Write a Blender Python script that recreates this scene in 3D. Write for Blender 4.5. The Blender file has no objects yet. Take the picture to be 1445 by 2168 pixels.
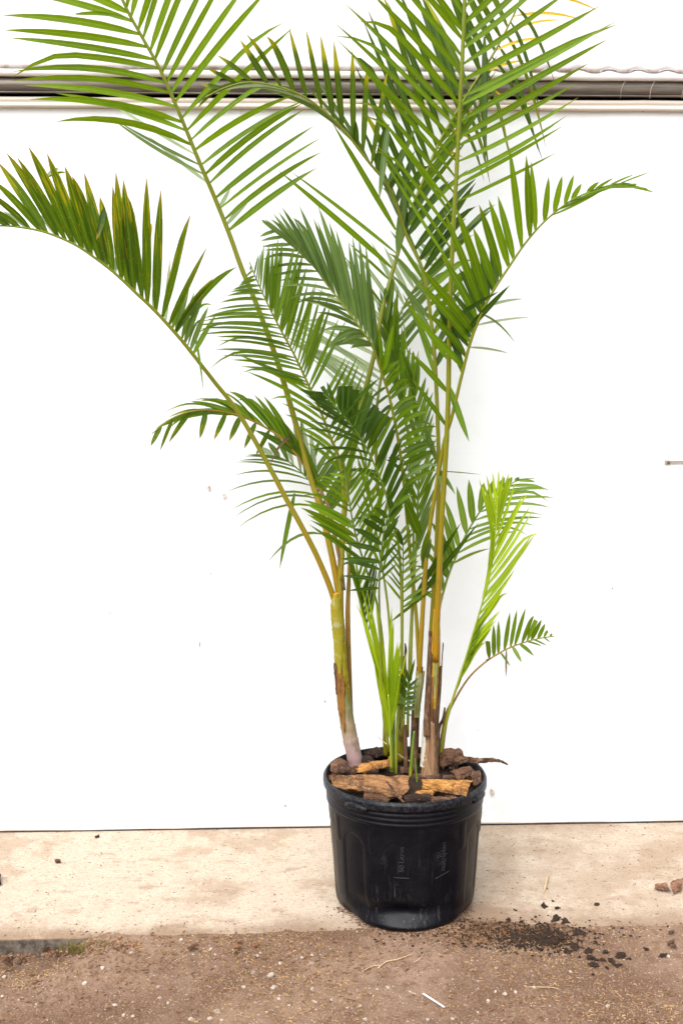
import bpy, bmesh, math, random
from mathutils import Vector, noise
R = math.radians
random.seed(11)
scene = bpy.context.scene
col = scene.collection

# ------------------------------------------------------------------ camera
F, HX, HY, H = 2600.0, 722.5, 670.0, 1.591      # focal (photo px), principal column, horizon row, eye height
cam_d = bpy.data.cameras.new("camera"); cam = bpy.data.objects.new("camera", cam_d); col.objects.link(cam)
cam.location = (0, 0, H); cam.rotation_euler = (R(90), 0, 0)
cam_d.sensor_fit = 'VERTICAL'; cam_d.sensor_height = 36.0; cam_d.sensor_width = 24.0
cam_d.lens = 36.0 * F / 2168.0; cam_d.shift_y = -(1084.0 - HY) / 2168.0
cam_d.clip_start = 0.05; cam_d.clip_end = 500
scene.camera = cam
# ------------------------------------------------------------------ light
SUN_EL, SUN_AZ = R(52), R(205)                  # high, behind the camera's left shoulder
world = bpy.data.worlds.new("World"); scene.world = world; world.use_nodes = True
nt = world.node_tree; nt.nodes.clear()
wo = nt.nodes.new('ShaderNodeOutputWorld'); bg = nt.nodes.new('ShaderNodeBackground')
sky = nt.nodes.new('ShaderNodeTexSky'); sky.sky_type = 'NISHITA'; sky.sun_disc = False
sky.sun_elevation = SUN_EL; sky.sun_rotation = SUN_AZ; sky.dust_density = 4.0; sky.air_density = 1.0; sky.ozone_density = 1.0
hs = nt.nodes.new('ShaderNodeHueSaturation'); hs.inputs['Saturation'].default_value = 0.22
nt.links.new(sky.outputs[0], hs.inputs['Color']); nt.links.new(hs.outputs[0], bg.inputs[0])
bg.inputs[1].default_value = 0.15; nt.links.new(bg.outputs[0], wo.inputs[0])
sl = bpy.data.lights.new("sun", 'SUN'); sun = bpy.data.objects.new("sun", sl); col.objects.link(sun)
sl.energy = 1.5; sl.angle = R(60); sl.color = (1.0, 0.975, 0.94)
sd = Vector((math.sin(SUN_AZ) * math.cos(SUN_EL), math.cos(SUN_AZ) * math.cos(SUN_EL), math.sin(SUN_EL)))
sun.rotation_euler = sd.to_track_quat('Z', 'Y').to_euler(); sun.location = sd * 20
scene.view_settings.view_transform = 'Standard'; scene.view_settings.look = 'None'
scene.view_settings.gamma = 1.0; scene.view_settings.use_curve_mapping = False
scene.view_settings.exposure = 0.92
scene.cycles.max_bounces = 8; scene.cycles.transmission_bounces = 6; scene.cycles.diffuse_bounces = 5

# ------------------------------------------------------------------ helpers
def P(px, py, Y):
    return Vector(((px - HX) / F * Y, Y, H - (py - HY) / F * Y))
def PH(px, py, h):                               # the point seen at a pixel that lies at height h
    return P(px, py, (H - h) * F / (py - HY))
def sm(a, b, x):
    t = max(0.0, min(1.0, (x - a) / (b - a))); return t * t * (3 - 2 * t)
def fbm(x, y, z, o=4):
    s, a = 0.0, 1.0
    for _ in range(o):
        s += a * noise.noise((x, y, z)); a *= .5; x *= 2.03; y *= 2.03; z *= 2.03
    return s
def mesh(name, v, f, mats, uv=None, rnd=None, mi=None, smooth=True):
    me = bpy.data.meshes.new(name); me.from_pydata([tuple(p) for p in v], [], f)
    for m in (mats if isinstance(mats, (list, tuple)) else [mats]): me.materials.append(m)
    if uv is not None:
        l = me.uv_layers.new(name='uv'); d = []
        for fc in f:
            for i in fc: d += uv[i]
        l.data.foreach_set('uv', d)
    if rnd is not None:
        l = me.uv_layers.new(name='rnd'); d = []
        for fc in f:
            for i in fc: d += rnd[i]
        l.data.foreach_set('uv', d)
    if mi is not None: me.polygons.foreach_set('material_index', mi)
    if smooth: me.polygons.foreach_set('use_smooth', [True] * len(f))
    me.update(); return me
def link(name, me, parent=None, label=None, cat=None, group=None, kind=None, loc=None):
    o = bpy.data.objects.new(name, me); col.objects.link(o)
    if loc is not None: o.location = loc
    if parent is not None: o.parent = parent
    if label: o['label'] = label
    if cat: o['category'] = cat
    if group: o['group'] = group
    if kind: o['kind'] = kind
    return o
def box_geo(x0, x1, y0, y1, z0, z1):
    v = [(x, y, z) for z in (z0, z1) for y in (y0, y1) for x in (x0, x1)]
    return v, [(0, 2, 3, 1), (4, 5, 7, 6), (0, 1, 5, 4), (2, 6, 7, 3), (0, 4, 6, 2), (1, 3, 7, 5)]
def catmull(pts, n=8):
    out = []
    q = [pts[0] * 2 - pts[1]] + pts + [pts[-1] * 2 - pts[-2]]
    for i in range(1, len(q) - 2):
        a, b, c, d = q[i - 1:i + 3]
        for k in range(n):
            t = k / n
            out.append(.5 * ((2 * b) + (c - a) * t + (2 * a - 5 * b + 4 * c - d) * t * t + (3 * b - a - 3 * c + d) * t ** 3))
    out.append(pts[-1]); return out
def tube_geo(pts, rad, sides=8, cap=True, flat=1.0, wob=0.0, seed=0.0):
    """pts list of Vector, rad list; returns v, f, uv (u along 0..1, v around)"""
    v, f, uv = [], [], []
    n = len(pts); ref = Vector((0, -1, 0))
    for i, p in enumerate(pts):
        t = (pts[min(i + 1, n - 1)] - pts[max(i - 1, 0)]).normalized()
        a = t.cross(ref)
        if a.length < 1e-4: a = Vector((1, 0, 0))
        a.normalize(); b = a.cross(t).normalized()
        for k in range(sides):
            th = 2 * math.pi * k / sides
            r = rad[i]
            if wob: r *= 1 + wob * noise.noise((math.cos(th) * 2 + seed, math.sin(th) * 2, i * .35 + seed))
            v.append(p + a * math.cos(th) * r + b * math.sin(th) * r * flat); uv.append((i / (n - 1), k / sides))
    for i in range(n - 1):
        for k in range(sides):
            k2 = (k + 1) % sides
            f.append((i * sides + k, i * sides + k2, (i + 1) * sides + k2, (i + 1) * sides + k))
    if cap:
        f.append(tuple(range(sides - 1, -1, -1))); f.append(tuple((n - 1) * sides + k for k in range(sides)))
    return v, f, uv
def merge(parts):
    V, Fc = [], []
    for v, f in parts:
        o = len(V); V += list(v); Fc += [tuple(i + o for i in q) for q in f]
    return V, Fc

# ------------------------------------------------------------------ materials
class M:
    def __init__(s, name):
        s.m = bpy.data.materials.new(name); s.m.use_nodes = True; s.t = s.m.node_tree; s.t.nodes.clear()
        s.out = s.t.nodes.new('ShaderNodeOutputMaterial')
    def n(s, typ, **kw):
        nd = s.t.nodes.new('ShaderNode' + typ)
        for k, v in kw.items(): setattr(nd, k, v)
        return nd
    def L(s, a, b): s.t.links.new(a, b)
    def set(s, sock, val):
        if isinstance(val, bpy.types.NodeSocket): s.L(val, sock)
        else: sock.default_value = val
    def math(s, op, a, b=0.0, clamp=False):
        nd = s.n('Math', operation=op, use_clamp=clamp); s.set(nd.inputs[0], a); s.set(nd.inputs[1], b); return nd.outputs[0]
    def mix(s, fac, a, b, mode='MIX'):
        nd = s.n('Mix', data_type='RGBA', blend_type=mode)
        s.set(nd.inputs[0], fac)
        for sk, c in ((nd.inputs[6], a), (nd.inputs[7], b)):
            s.set(sk, c if isinstance(c, bpy.types.NodeSocket) else (c[0], c[1], c[2], 1))
        return nd.outputs[2]
    def noise(s, vec, scale, detail=4, rough=.55, dist=0.0):
        nd = s.n('TexNoise'); nd.inputs['Scale'].default_value = scale; nd.inputs['Detail'].default_value = detail
        nd.inputs['Roughness'].default_value = rough; nd.inputs['Distortion'].default_value = dist
        if vec is not None: s.L(vec, nd.inputs['Vector'])
        return nd.outputs[0]
    def ramp(s, fac, stops, interp='LINEAR'):
        nd = s.n('ValToRGB'); e = nd.color_ramp.elements; nd.color_ramp.interpolation = interp
        while len(e) < len(stops): e.new(0.5)
        for i, (p, c) in enumerate(stops):
            e[i].position = p; e[i].color = (c[0], c[1], c[2], 1) if isinstance(c, (tuple, list)) else (c, c, c, 1)
        s.set(nd.inputs[0], fac); return nd.outputs[0]
    def step(s, x, a, b):
        nd = s.n('MapRange', interpolation_type='SMOOTHSTEP'); s.set(nd.inputs[0], x)
        nd.inputs[1].default_value = a; nd.inputs[2].default_value = b; return nd.outputs[0]
    def coord(s, which='Object'): return s.n('TexCoord').outputs[which]
    def pos(s): return s.n('NewGeometry').outputs['Position']
    def scale(s, vec, sc):
        nd = s.n('Mapping'); nd.inputs['Scale'].default_value = sc; s.L(vec, nd.inputs['Vector']); return nd.outputs[0]
    def bsdf(s, color, rough=.6, spec=.3, metal=0.0, bump=None, bd=.005, bs=.5, finish=True):
        b = s.n('BsdfPrincipled')
        s.set(b.inputs['Base Color'], color if isinstance(color, bpy.types.NodeSocket) else (*color, 1))
        s.set(b.inputs['Roughness'], rough); b.inputs['Specular IOR Level'].default_value = spec; b.inputs['Metallic'].default_value = metal
        if bump is not None:
            nd = s.n('Bump'); nd.inputs['Distance'].default_value = bd; nd.inputs['Strength'].default_value = bs
            s.L(bump, nd.inputs['Height']); s.L(nd.outputs[0], b.inputs['Normal'])
        if finish: s.L(b.outputs[0], s.out.inputs[0])
        return b
def leaf_mat(name, dark, light, trans, tip=(.15, .16, .008), tip_at=.95, yellow=0.0, ycol=(.55, .38, .02), tf=.38, rough=.42):
    m = M(name)
    uv = m.n('UVMap', uv_map='uv').outputs[0]; rn = m.n('UVMap', uv_map='rnd').outputs[0]
    sx = m.n('SeparateXYZ'); m.L(uv, sx.inputs[0]); u, v = sx.outputs[0], sx.outputs[1]
    sr = m.n('SeparateXYZ'); m.L(rn, sr.inputs[0]); r1, r2 = sr.outputs[0], sr.outputs[1]
    comb = m.n('CombineXYZ'); m.set(comb.inputs[0], m.math('MULTIPLY', u, 1.5)); m.set(comb.inputs[1], m.math('MULTIPLY', v, 16.0)); m.set(comb.inputs[2], m.math('MULTIPLY', r1, 57.0))
    st = m.noise(comb.outputs[0], 1.0, 2)
    pn = m.noise(m.pos(), 45, 3)
    fac = m.math('ADD', m.math('MULTIPLY', m.math('SUBTRACT', st, .5), 1.1), m.math('MULTIPLY', r1, .75))
    fac = m.math('ADD', fac, m.math('MULTIPLY', m.math('SUBTRACT', pn, .5), .8), clamp=True)
    c = m.mix(fac, dark, light)
    rib = m.math('SUBTRACT', 1.0, m.step(m.math('ABSOLUTE', m.math('SUBTRACT', v, .5)), .015, .07))
    c = m.mix(m.math('MULTIPLY', rib, .55), c, tuple(min(1, x * 1.7 + .03) for x in light))
    if yellow > 0:
        c2 = m.n('CombineXYZ'); m.set(c2.inputs[0], m.math('MULTIPLY', u, 3.0)); m.set(c2.inputs[1], m.math('MULTIPLY', v, 5.0)); m.set(c2.inputs[2], m.math('MULTIPLY', r1, 91.0))
        yn = m.noise(c2.outputs[0], 1.0, 3)
        yn = m.math('ADD', yn, m.math('MULTIPLY', m.math('SUBTRACT', u, .55), .28))
        c = m.mix(m.math('MULTIPLY', m.step(yn, .60 - .12 * yellow, .72 - .1 * yellow), .85), c, ycol)
        sp = m.noise(m.pos(), 260, 1)
        c = m.mix(m.math('MULTIPLY', m.step(sp, .68, .73), .7), c, ycol)
    tn = m.math('ADD', u, m.math('MULTIPLY', m.math('SUBTRACT', r2, .5), .08))
    c = m.mix(m.step(tn, tip_at - .12, tip_at + .05), c, tip)
    c = m.mix(m.math('MULTIPLY', m.step(tn, .995, 1.02), .85), c, (.045, .028, .012))
    b = m.bsdf(c, rough, .28, bump=st, bd=.0008, bs=.5, finish=False)
    tr = m.n('BsdfTranslucent'); m.L(m.mix(.75, c, trans), tr.inputs[0])
    mx = m.n('MixShader'); mx.inputs[0].default_value = tf
    m.L(b.outputs[0], mx.inputs[1]); m.L(tr.outputs[0], mx.inputs[2]); m.L(mx.outputs[0], m.out.inputs[0])
    return m.m
LM = {
 'g': leaf_mat('leaf_green', (.030, .080, .001), (.118, .228, .002), (.32, .46, .003), tf=.45),
 'm': leaf_mat('leaf_mid_green', (.022, .060, .001), (.094, .178, .003), (.26, .39, .003), tf=.42),
 'd': leaf_mat('leaf_dark_green', (.011, .036, .001), (.043, .098, .003), (.12, .21, .003), tip=(.022, .040, .003), tip_at=.98),
 'o': leaf_mat('leaf_yellowing', (.018, .052, .001), (.060, .125, .001), (.18, .28, .002), tip=(.24, .15, .004), tip_at=.93, yellow=.6, ycol=(.40, .31, .005)),
 't': leaf_mat('leaf_golden_tip', (.018, .050, .001), (.062, .120, .003), (.18, .26, .003), tip=(.34, .32, .005), tip_at=.72, yellow=.0),
 's': leaf_mat('leaf_grey_green', (.042, .088, .016), (.110, .180, .044), (.22, .32, .04), tip=(.15, .19, .03), tf=.42),
 'h': leaf_mat('leaf_soft_light_green', (.070, .145, .012), (.165, .265, .040), (.30, .42, .03), tip=(.24, .30, .06)),
 'p': leaf_mat('leaf_pale_glare', (.24, .32, .17), (.40, .47, .29), (.36, .45, .20), tip=(.45, .42, .25)),  # veiling glare from the bright wall, painted in as a paler leaf colour
 'l': leaf_mat('leaf_lime', (.16, .27, .004), (.32, .42, .008), (.50, .60, .008), tip=(.42, .44, .03), tf=.45),
 'y': leaf_mat('leaf_yellow', (.45, .30, .006), (.62, .45, .010), (.7, .5, .01), tip=(.40, .20, .02)),
 'b': leaf_mat('leaf_dry_brown', (.07, .038, .022), (.16, .10, .06), (.16, .10, .05), tip=(.12, .07, .05)),
}
def stalk_mat(name, stops, speck=.4):
    m = M(name)
    uv = m.n('UVMap', uv_map='uv').outputs[0]
    sx = m.n('SeparateXYZ'); m.L(uv, sx.inputs[0])
    u = m.math('ADD', sx.outputs[0], m.math('MULTIPLY', m.math('SUBTRACT', m.noise(m.pos(), 22, 3), .5), .22), clamp=True)
    c = m.ramp(u, stops)
    po = m.scale(m.pos(), (150, 150, 35))
    c = m.mix(m.math('MULTIPLY', m.step(m.noise(po, 1, 3), .58, .72), speck), c, (.10, .065, .015))
    m.bsdf(c, .45, .4, bump=m.noise(po, 1, 2), bd=.001, bs=.4)
    return m.m
GOLD, YG, GR = (.28, .18, .005), (.17, .18, .005), (.13, .175, .010)
SM = {
 'gold': stalk_mat('stalk_golden', [(0, (.31, .155, .003)), (.12, (.22, .165, .003)), (.28, (.165, .170, .003)), (.6, (.155, .185, .004)), (1, (.14, .19, .006))]),
 'yel': stalk_mat('stalk_yellow_green', [(0, (.22, .17, .004)), (.22, (.15, .165, .004)), (1, (.16, .19, .010))]),
 'grn': stalk_mat('stalk_green', [(0, (.24, .24, .015)), (.3, (.12, .19, .014)), (1, (.10, .19, .02))], .3),
 'brn': stalk_mat('stalk_brown', [(0, (.10, .06, .025)), (.35, (.26, .14, .02)), (1, YG)], .8),
 'lime': stalk_mat('stalk_lime', [(0, (.22, .24, .02)), (.5, (.22, .30, .02)), (1, (.34, .46, .03))], .15),
}
def stem_mat():
    m = M('palm_stem')
    uv = m.n('UVMap', uv_map='uv').outputs[0]; sx = m.n('SeparateXYZ'); m.L(uv, sx.inputs[0])
    n1 = m.noise(m.pos(), 26, 4, .6); n2 = m.noise(m.scale(m.pos(), (60, 60, 18)), 1, 4)
    u = m.math('ADD', sx.outputs[0], m.math('MULTIPLY', m.math('SUBTRACT', n1, .5), .16), clamp=True)
    c = m.ramp(u, [(0, (.13, .045, .055)), (.07, (.25, .135, .14)), (.17, (.31, .22, .20)), (.27, (.27, .20, .13)), (.38, (.17, .17, .07)), (.46, (.17, .17, .05)),
                   (.58, (.22, .17, .02)), (.72, (.24, .24, .04)), (.85, (.30, .28, .015)), (1, (.44, .26, .01))])
    c = m.mix(m.math('MULTIPLY', m.step(n2, .56, .68), .55), c, (.10, .075, .025))
    c = m.mix(m.math('MULTIPLY', m.step(m.noise(m.pos(), 70, 5, .7), .58, .70), .35), c, (.42, .39, .32))
    m.bsdf(c, .6, .2, bump=n2, bd=.002, bs=.4); return m.m
STEM = stem_mat()
def fibre_mat(name, a, b, c3, streak=.5, sc=1.0):
    m = M(name); po = m.coord('Object')
    n1 = m.noise(m.scale(po, (190 * sc, 190 * sc, 14 * sc)), 1, 4, .6); n2 = m.noise(po, 38, 4, .6)
    c = m.mix(m.step(n1, .35, .65), a, b); c = m.mix(m.math('MULTIPLY', m.step(n2, .52, .68), streak), c, c3)
    m.bsdf(c, .75, .2, bump=m.math('ADD', n1, n2), bd=.003, bs=.6); return m.m
SHEATH_BROWN = fibre_mat('sheath_brown', (.040, .020, .011), (.13, .068, .034), (.24, .14, .08))
SHEATH_GREEN = fibre_mat('sheath_mottled_green', (.17, .14, .008), (.26, .22, .015), (.09, .06, .015), .8)
SHEATH_LEAFY = fibre_mat('sheath_green_gold', (.25, .19, .006), (.21, .21, .02), (.33, .34, .20), .6)
SHEATH_WHITE = fibre_mat('sheath_white_inside', (.42, .38, .28), (.55, .52, .44), (.25, .18, .08), .4)
SHEATH_RUST = fibre_mat('sheath_rusty', (.11, .045, .012), (.24, .115, .022), (.07, .035, .018), .6)
SHEATH_TAN = fibre_mat('sheath_tan_husk', (.17, .09, .045), (.30, .18, .10), (.07, .04, .025), .5)
SHEATH_GOLD = fibre_mat('sheath_golden', (.36, .22, .01), (.46, .27, .015), (.13, .08, .02), .5)
SHEATH_GREY = fibre_mat('sheath_silver_scurf', (.16, .16, .03), (.27, .28, .12), (.44, .43, .34), .6)
def bark_mat(name, a, b, dark, light):
    m = M(name); po = m.coord('Object')
    n1 = m.noise(m.scale(po, (25, 170, 170)), 1, 5, .6); n2 = m.noise(po, 19, 6, .68); n3 = m.noise(po, 120, 3)
    c = m.mix(m.step(n1, .38, .62), a, b); c = m.mix(m.math('MULTIPLY', m.step(n2, .47, .60), .85), c, dark)
    c = m.mix(m.math('MULTIPLY', m.step(m.noise(m.scale(po, (12, 260, 260)), 1, 3), .58, .66), .75), c, dark)
    c = m.mix(m.math('MULTIPLY', m.step(m.noise(po, 21, 5, .7), .58, .70), .7), c, light)
    m.bsdf(c, .8, .2, bump=m.math('ADD', n1, m.math('MULTIPLY', n3, .6)), bd=.008, bs=1.0); return m.m
BK = {
 'tan': bark_mat('bark_tan', (.20, .092, .036), (.33, .175, .078), (.065, .03, .016), (.42, .28, .17)),
 'orange': bark_mat('bark_orange', (.33, .14, .032), (.50, .26, .08), (.09, .034, .013), (.62, .42, .21)),
 'red': bark_mat('bark_red_brown', (.080, .038, .021), (.17, .086, .048), (.026, .012, .008), (.20, .11, .075)),
 'brown': bark_mat('bark_brown', (.085, .042, .024), (.18, .10, .058), (.03, .014, .009), (.28, .18, .12)),
 'dark': bark_mat('bark_dark', (.024, .013, .009), (.06, .033, .023), (.010, .006, .005), (.18, .12, .09)),
 'pink': bark_mat('bark_pinkish', (.17, .085, .048), (.27, .145, .088), (.08, .035, .022), (.38, .22, .15)),
}
def plain(name, c, rough=.7, spec=.3, metal=0, var=.25, sc=60):
    m = M(name); n = m.noise(m.pos(), sc, 4, .6)
    cc = m.mix(m.step(n, .3, .7), tuple(x * (1 - var) for x in c), tuple(min(1, x * (1 + var)) for x in c))
    m.bsdf(cc, rough, spec, metal, bump=n, bd=.002, bs=.4); return m.m
# ---- wall paint, curtain, metal
def wall_mat(name, c, dirt=(.55, .46, .36), low=True, amount=.6):
    m = M(name); po = m.pos(); sx = m.n('SeparateXYZ'); m.L(po, sx.inputs[0]); z = sx.outputs[2]
    n = m.noise(po, 9, 5, .65); sp = m.noise(m.scale(po, (90, 90, 160)), 1, 3); ln = m.noise(m.scale(po, (2, 2, 260)), 1, 2)
    cc = m.mix(m.math('MULTIPLY', m.step(n, .45, .8), .10), c, dirt)
    if low:
        lowf = m.math('MULTIPLY', m.math('SUBTRACT', 1.0, m.step(z, .0, .16)), m.step(n, .42, .62))
        cc = m.mix(m.math('MULTIPLY', lowf, .38), cc, dirt)
        lowsp = m.math('MULTIPLY', m.math('SUBTRACT', 1.0, m.step(z, .0, .5)), m.step(sp, .70, .74))
        cc = m.mix(m.math('MULTIPLY', lowsp, .5), cc, (.3, .27, .25))
    cc = m.mix(m.math('MULTIPLY', m.step(m.noise(po, 55, 2), .79, .81), amount), cc, (.38, .30, .26))
    m.bsdf(cc, .45, .35, bump=m.math('ADD', ln, m.math('MULTIPLY', n, .6)), bd=.001, bs=.25); return m.m
WALL = wall_mat('white_wall_paint', (.82, .86, .90))
TRIM = wall_mat('white_trim', (.83, .82, .81), amount=.8)
RAILM = wall_mat('dusty_white_rail', (.62, .55, .48), (.42, .33, .25), low=False, amount=.9)
def cloth_mat():
    m = M('white_curtain_sheet'); po = m.pos(); sx = m.n('SeparateXYZ'); m.L(po, sx.inputs[0])
    n = m.noise(po, 7, 5, .6); e = m.math('SUBTRACT', 1.0, m.step(sx.outputs[2], 2.352, 2.364))
    cc = m.mix(m.math('MULTIPLY', m.step(n, .45, .75), .14), (.74, .73, .75), (.58, .50, .46))
    cc = m.mix(m.math('MULTIPLY', e, m.step(m.noise(po, 22, 4), .36, .66)), cc, (.42, .30, .24))
    m.bsdf(cc, .6, .25, bump=n, bd=.004, bs=.3); return m.m
CLOTH = cloth_mat(); HEMM = wall_mat('white_hem', (.84, .83, .83), low=False, amount=.3)
def tube_mat():
    m = M('galvanised_tube'); po = m.pos(); n = m.noise(m.scale(po, (3, 30, 60)), 1, 5, .65)
    c = m.ramp(n, [(.25, (.06, .049, .039)), (.5, (.16, .137, .115)), (.75, (.30, .27, .235))])
    m.bsdf(c, .55, .4, .35, bump=n, bd=.002, bs=.3); return m.m
TUBE = tube_mat()
DARK = plain('dark_recess', (.022, .018, .015), .9, .1)
RUBBER = plain('dark_base_seal', (.05, .045, .045), .8, .2)
STEEL = plain('bright_steel', (.55, .52, .49), .35, .5, .8)
BOLT = plain('rusty_bolt', (.16, .12, .09), .5, .4, .6)
SCUFF = plain('wall_scuff', (.52, .45, .39), .8, .1, 0, .4, 90)
SCUFFD = plain('wall_scuff_dark', (.24, .22, .21), .8, .1, 0, .4, 90)
# ---- concrete
EDGE0, SLOPE = 3.146, .0361
def edge_y(x): return EDGE0 + SLOPE * (x + .874)
def concrete_mat():
    m = M('weathered_concrete'); po = m.pos(); sx = m.n('SeparateXYZ'); m.L(po, sx.inputs[0]); X, Y, Z = sx.outputs
    big = m.noise(po, 3.2, 5, .62); mid = m.noise(po, 17, 5, .65); fine = m.noise(po, 130, 4, .65)
    br = m.noise(m.scale(po, (22, 240, 20)), 1, 3)
    c = m.mix(m.step(mid, .30, .70), (.385, .31, .235), (.475, .395, .31))
    c = m.mix(m.math('MULTIPLY', m.step(fine, .40, .60), .40), c, (.54, .46, .37))
    c = m.mix(m.math('MULTIPLY', m.step(m.noise(po, 3.6, 9, .74), .52, .60), .55), c, (.29, .205, .138))
    rt = m.math('MULTIPLY', m.step(X, .15, .55), m.step(m.noise(po, 5, 5, .7), .36, .60))
    c = m.mix(m.math('MULTIPLY', rt, .55), c, (.29, .205, .14))
    c = m.mix(m.math('MULTIPLY', m.step(m.noise(m.scale(po, (8, 16, 8)), 1, 9, .78), .55, .61), .55), c, (.25, .17, .112))
    c = m.mix(m.math('MULTIPLY', m.step(m.noise(m.scale(po, (50, 120, 50)), 1, 5, .75), .56, .62), .60), c, (.24, .165, .11))
    c = m.mix(m.math('MULTIPLY', m.step(br, .60, .74), .35), c, (.25, .18, .125))
    c = m.mix(m.math('MULTIPLY', m.step(m.noise(po, 90, 2), .66, .70), .8), c, (.075, .048, .032))
    c = m.mix(m.math('MULTIPLY', m.step(m.noise(m.scale(po, (35, 100, 35)), 1, 4, .7), .66, .71), .8), c, (.095, .058, .036))
    g2 = m.noise(po, 270, 3, .7); g3 = m.noise(m.scale(po, (120, 260, 100)), 1, 3, .7)
    c = m.mix(m.math('MULTIPLY', m.step(g2, .52, .64), .55), c, (.26, .185, .13)); c = m.mix(m.math('MULTIPLY', m.step(g3, .56, .66), m.math('MULTIPLY', m.step(mid, .42, .60), .75)), c, (.17, .11, .072))
    d = m.math('SUBTRACT', Y, m.math('ADD', m.math('MULTIPLY', X, SLOPE), EDGE0 + SLOPE * .874))
    dn = m.math('ADD', d, m.math('MULTIPLY', m.math('SUBTRACT', m.noise(po, 6, 5, .65), .5), .22))
    dust = m.math('SUBTRACT', 1.0, m.step(dn, -.02, .085))
    c = m.mix(m.math('MULTIPLY', dust, .75), c, (.19, .117, .070))
    dx = m.math('MULTIPLY', m.math('SUBTRACT', X, .30), 1.5); dy = m.math('SUBTRACT', Y, 3.24)
    rr = m.math('SQRT', m.math('ADD', m.math('MULTIPLY', dx, dx), m.math('MULTIPLY', dy, m.math('MULTIPLY', dy, 6.0))))
    spill = m.math('SUBTRACT', 1.0, m.step(m.math('ADD', rr, m.math('MULTIPLY', m.math('SUBTRACT', m.noise(po, 14, 5, .7), .5), .5)), .16, .42))
    c = m.mix(m.math('MULTIPLY', spill, .7), c, (.19, .115, .07))
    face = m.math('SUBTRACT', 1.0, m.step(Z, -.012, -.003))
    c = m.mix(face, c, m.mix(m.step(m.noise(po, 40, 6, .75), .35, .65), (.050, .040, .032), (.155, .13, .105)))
    m.bsdf(c, .85, .15, bump=m.math('ADD', m.math('MULTIPLY', mid, .6), m.math('ADD', m.math('MULTIPLY', br, .25), m.math('MULTIPLY', fine, .35))), bd=.006, bs=.55); return m.m
CONC = concrete_mat()
def dirt_mat():
    m = M('bare_dirt'); po = m.pos()
    big = m.noise(po, 2.6, 5, .6); mid = m.noise(po, 24, 5, .65); fine = m.noise(po, 190, 4, .7)
    c = m.mix(m.step(big, .35, .65), (.140, .080, .053), (.250, .162, .115))
    c = m.mix(m.math('MULTIPLY', m.step(mid, .45, .65), .65), c, (.120, .066, .038))
    c = m.mix(m.math('MULTIPLY', m.step(fine, .54, .64), .6), c, (.34, .235, .155))
    c = m.mix(m.math('MULTIPLY', m.step(m.noise(po, 150, 3), .60, .68), .7), c, (.085, .048, .030))
    c = m.mix(m.math('MULTIPLY', m.step(m.noise(po, 330, 3, .7), .55, .66), .6), c, (.36, .26, .175))
    c = m.mix(m.math('MULTIPLY', m.step(m.noise(m.scale(po, (200, 260, 200)), 1, 3, .7), .57, .68), .6), c, (.10, .06, .04))
    m.bsdf(c, .95, .08, bump=m.math('ADD', mid, m.math('MULTIPLY', fine, .7)), bd=.008, bs=.7); return m.m
DIRT = dirt_mat()
SOIL = plain('dark_potting_soil', (.027, .016, .010), .9, .2, 0, .5, 140)
PEB = plain('pale_stone', (.36, .30, .245), .7, .25, 0, .22, 120)
PEBB = plain('brown_stone', (.27, .19, .14), .8, .2, 0, .3, 120)
STRAW = plain('dry_straw', (.38, .245, .12), .8, .2, 0, .35, 30)
STRAWB = plain('brown_mulch_bits', (.17, .085, .04), .85, .2, 0, .4, 30)
ROOT = plain('pale_dry_root', (.52, .38, .23), .8, .2, 0, .2, 40)
PLAST = plain('white_plastic', (.82, .80, .84), .35, .4, 0, .03)
DEAD = bark_mat('dead_leaf', (.10, .055, .036), (.17, .10, .07), (.05, .026, .018), (.26, .17, .12))
GRASS = leaf_mat('grass_blade', (.10, .10, .025), (.23, .19, .06), (.22, .22, .05), tip=(.38, .27, .12), tip_at=.6)
# ---- pot plastic
def pot_mat():
    m = M('black_pot_plastic'); po = m.pos(); sx = m.n('SeparateXYZ'); m.L(po, sx.inputs[0]); z = sx.outputs[2]
    v = m.noise(m.scale(po, (150, 150, 8)), 1, 5, .65, .5); n = m.noise(po, 12, 5, .65); f = m.noise(po, 300, 2)
    c = m.mix(m.math('MULTIPLY', m.step(n, .40, .72), .45), (.0026, .0030, .0055), (.0100, .0100, .0130))
    lowz = m.math('SUBTRACT', 1.0, m.step(z, .05, .24))
    c = m.mix(m.math('MULTIPLY', m.math('MULTIPLY', m.step(v, .54, .64), m.step(m.noise(po, 14, 3), .42, .66)), m.math('ADD', m.math('MULTIPLY', lowz, .42), .05)), c, (.075, .07, .068))
    c = m.mix(m.math('MULTIPLY', m.step(f, .60, .72), .22), c, (.06, .06, .07))
    c = m.mix(m.math('MULTIPLY', m.step(m.noise(po, 21, 5, .7), .60, .74), .25), c, (.07, .058, .048))
    rim = m.math('MULTIPLY', m.step(z, .30, .345), m.step(m.noise(po, 110, 4, .7), .40, .70))
    c = m.mix(m.math('MULTIPLY', rim, .30), c, (.10, .10, .105))
    m.bsdf(c, m.math('ADD', .25, m.math('MULTIPLY', n, .22)), .15, bump=m.math('ADD', f, m.math('MULTIPLY', n, 1.5)), bd=.0015, bs=.35); return m.m
POT = pot_mat(); EMBOSS = plain('worn_black_plastic', (.030, .030, .036), .45, .4, 0, .3, 200)

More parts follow.
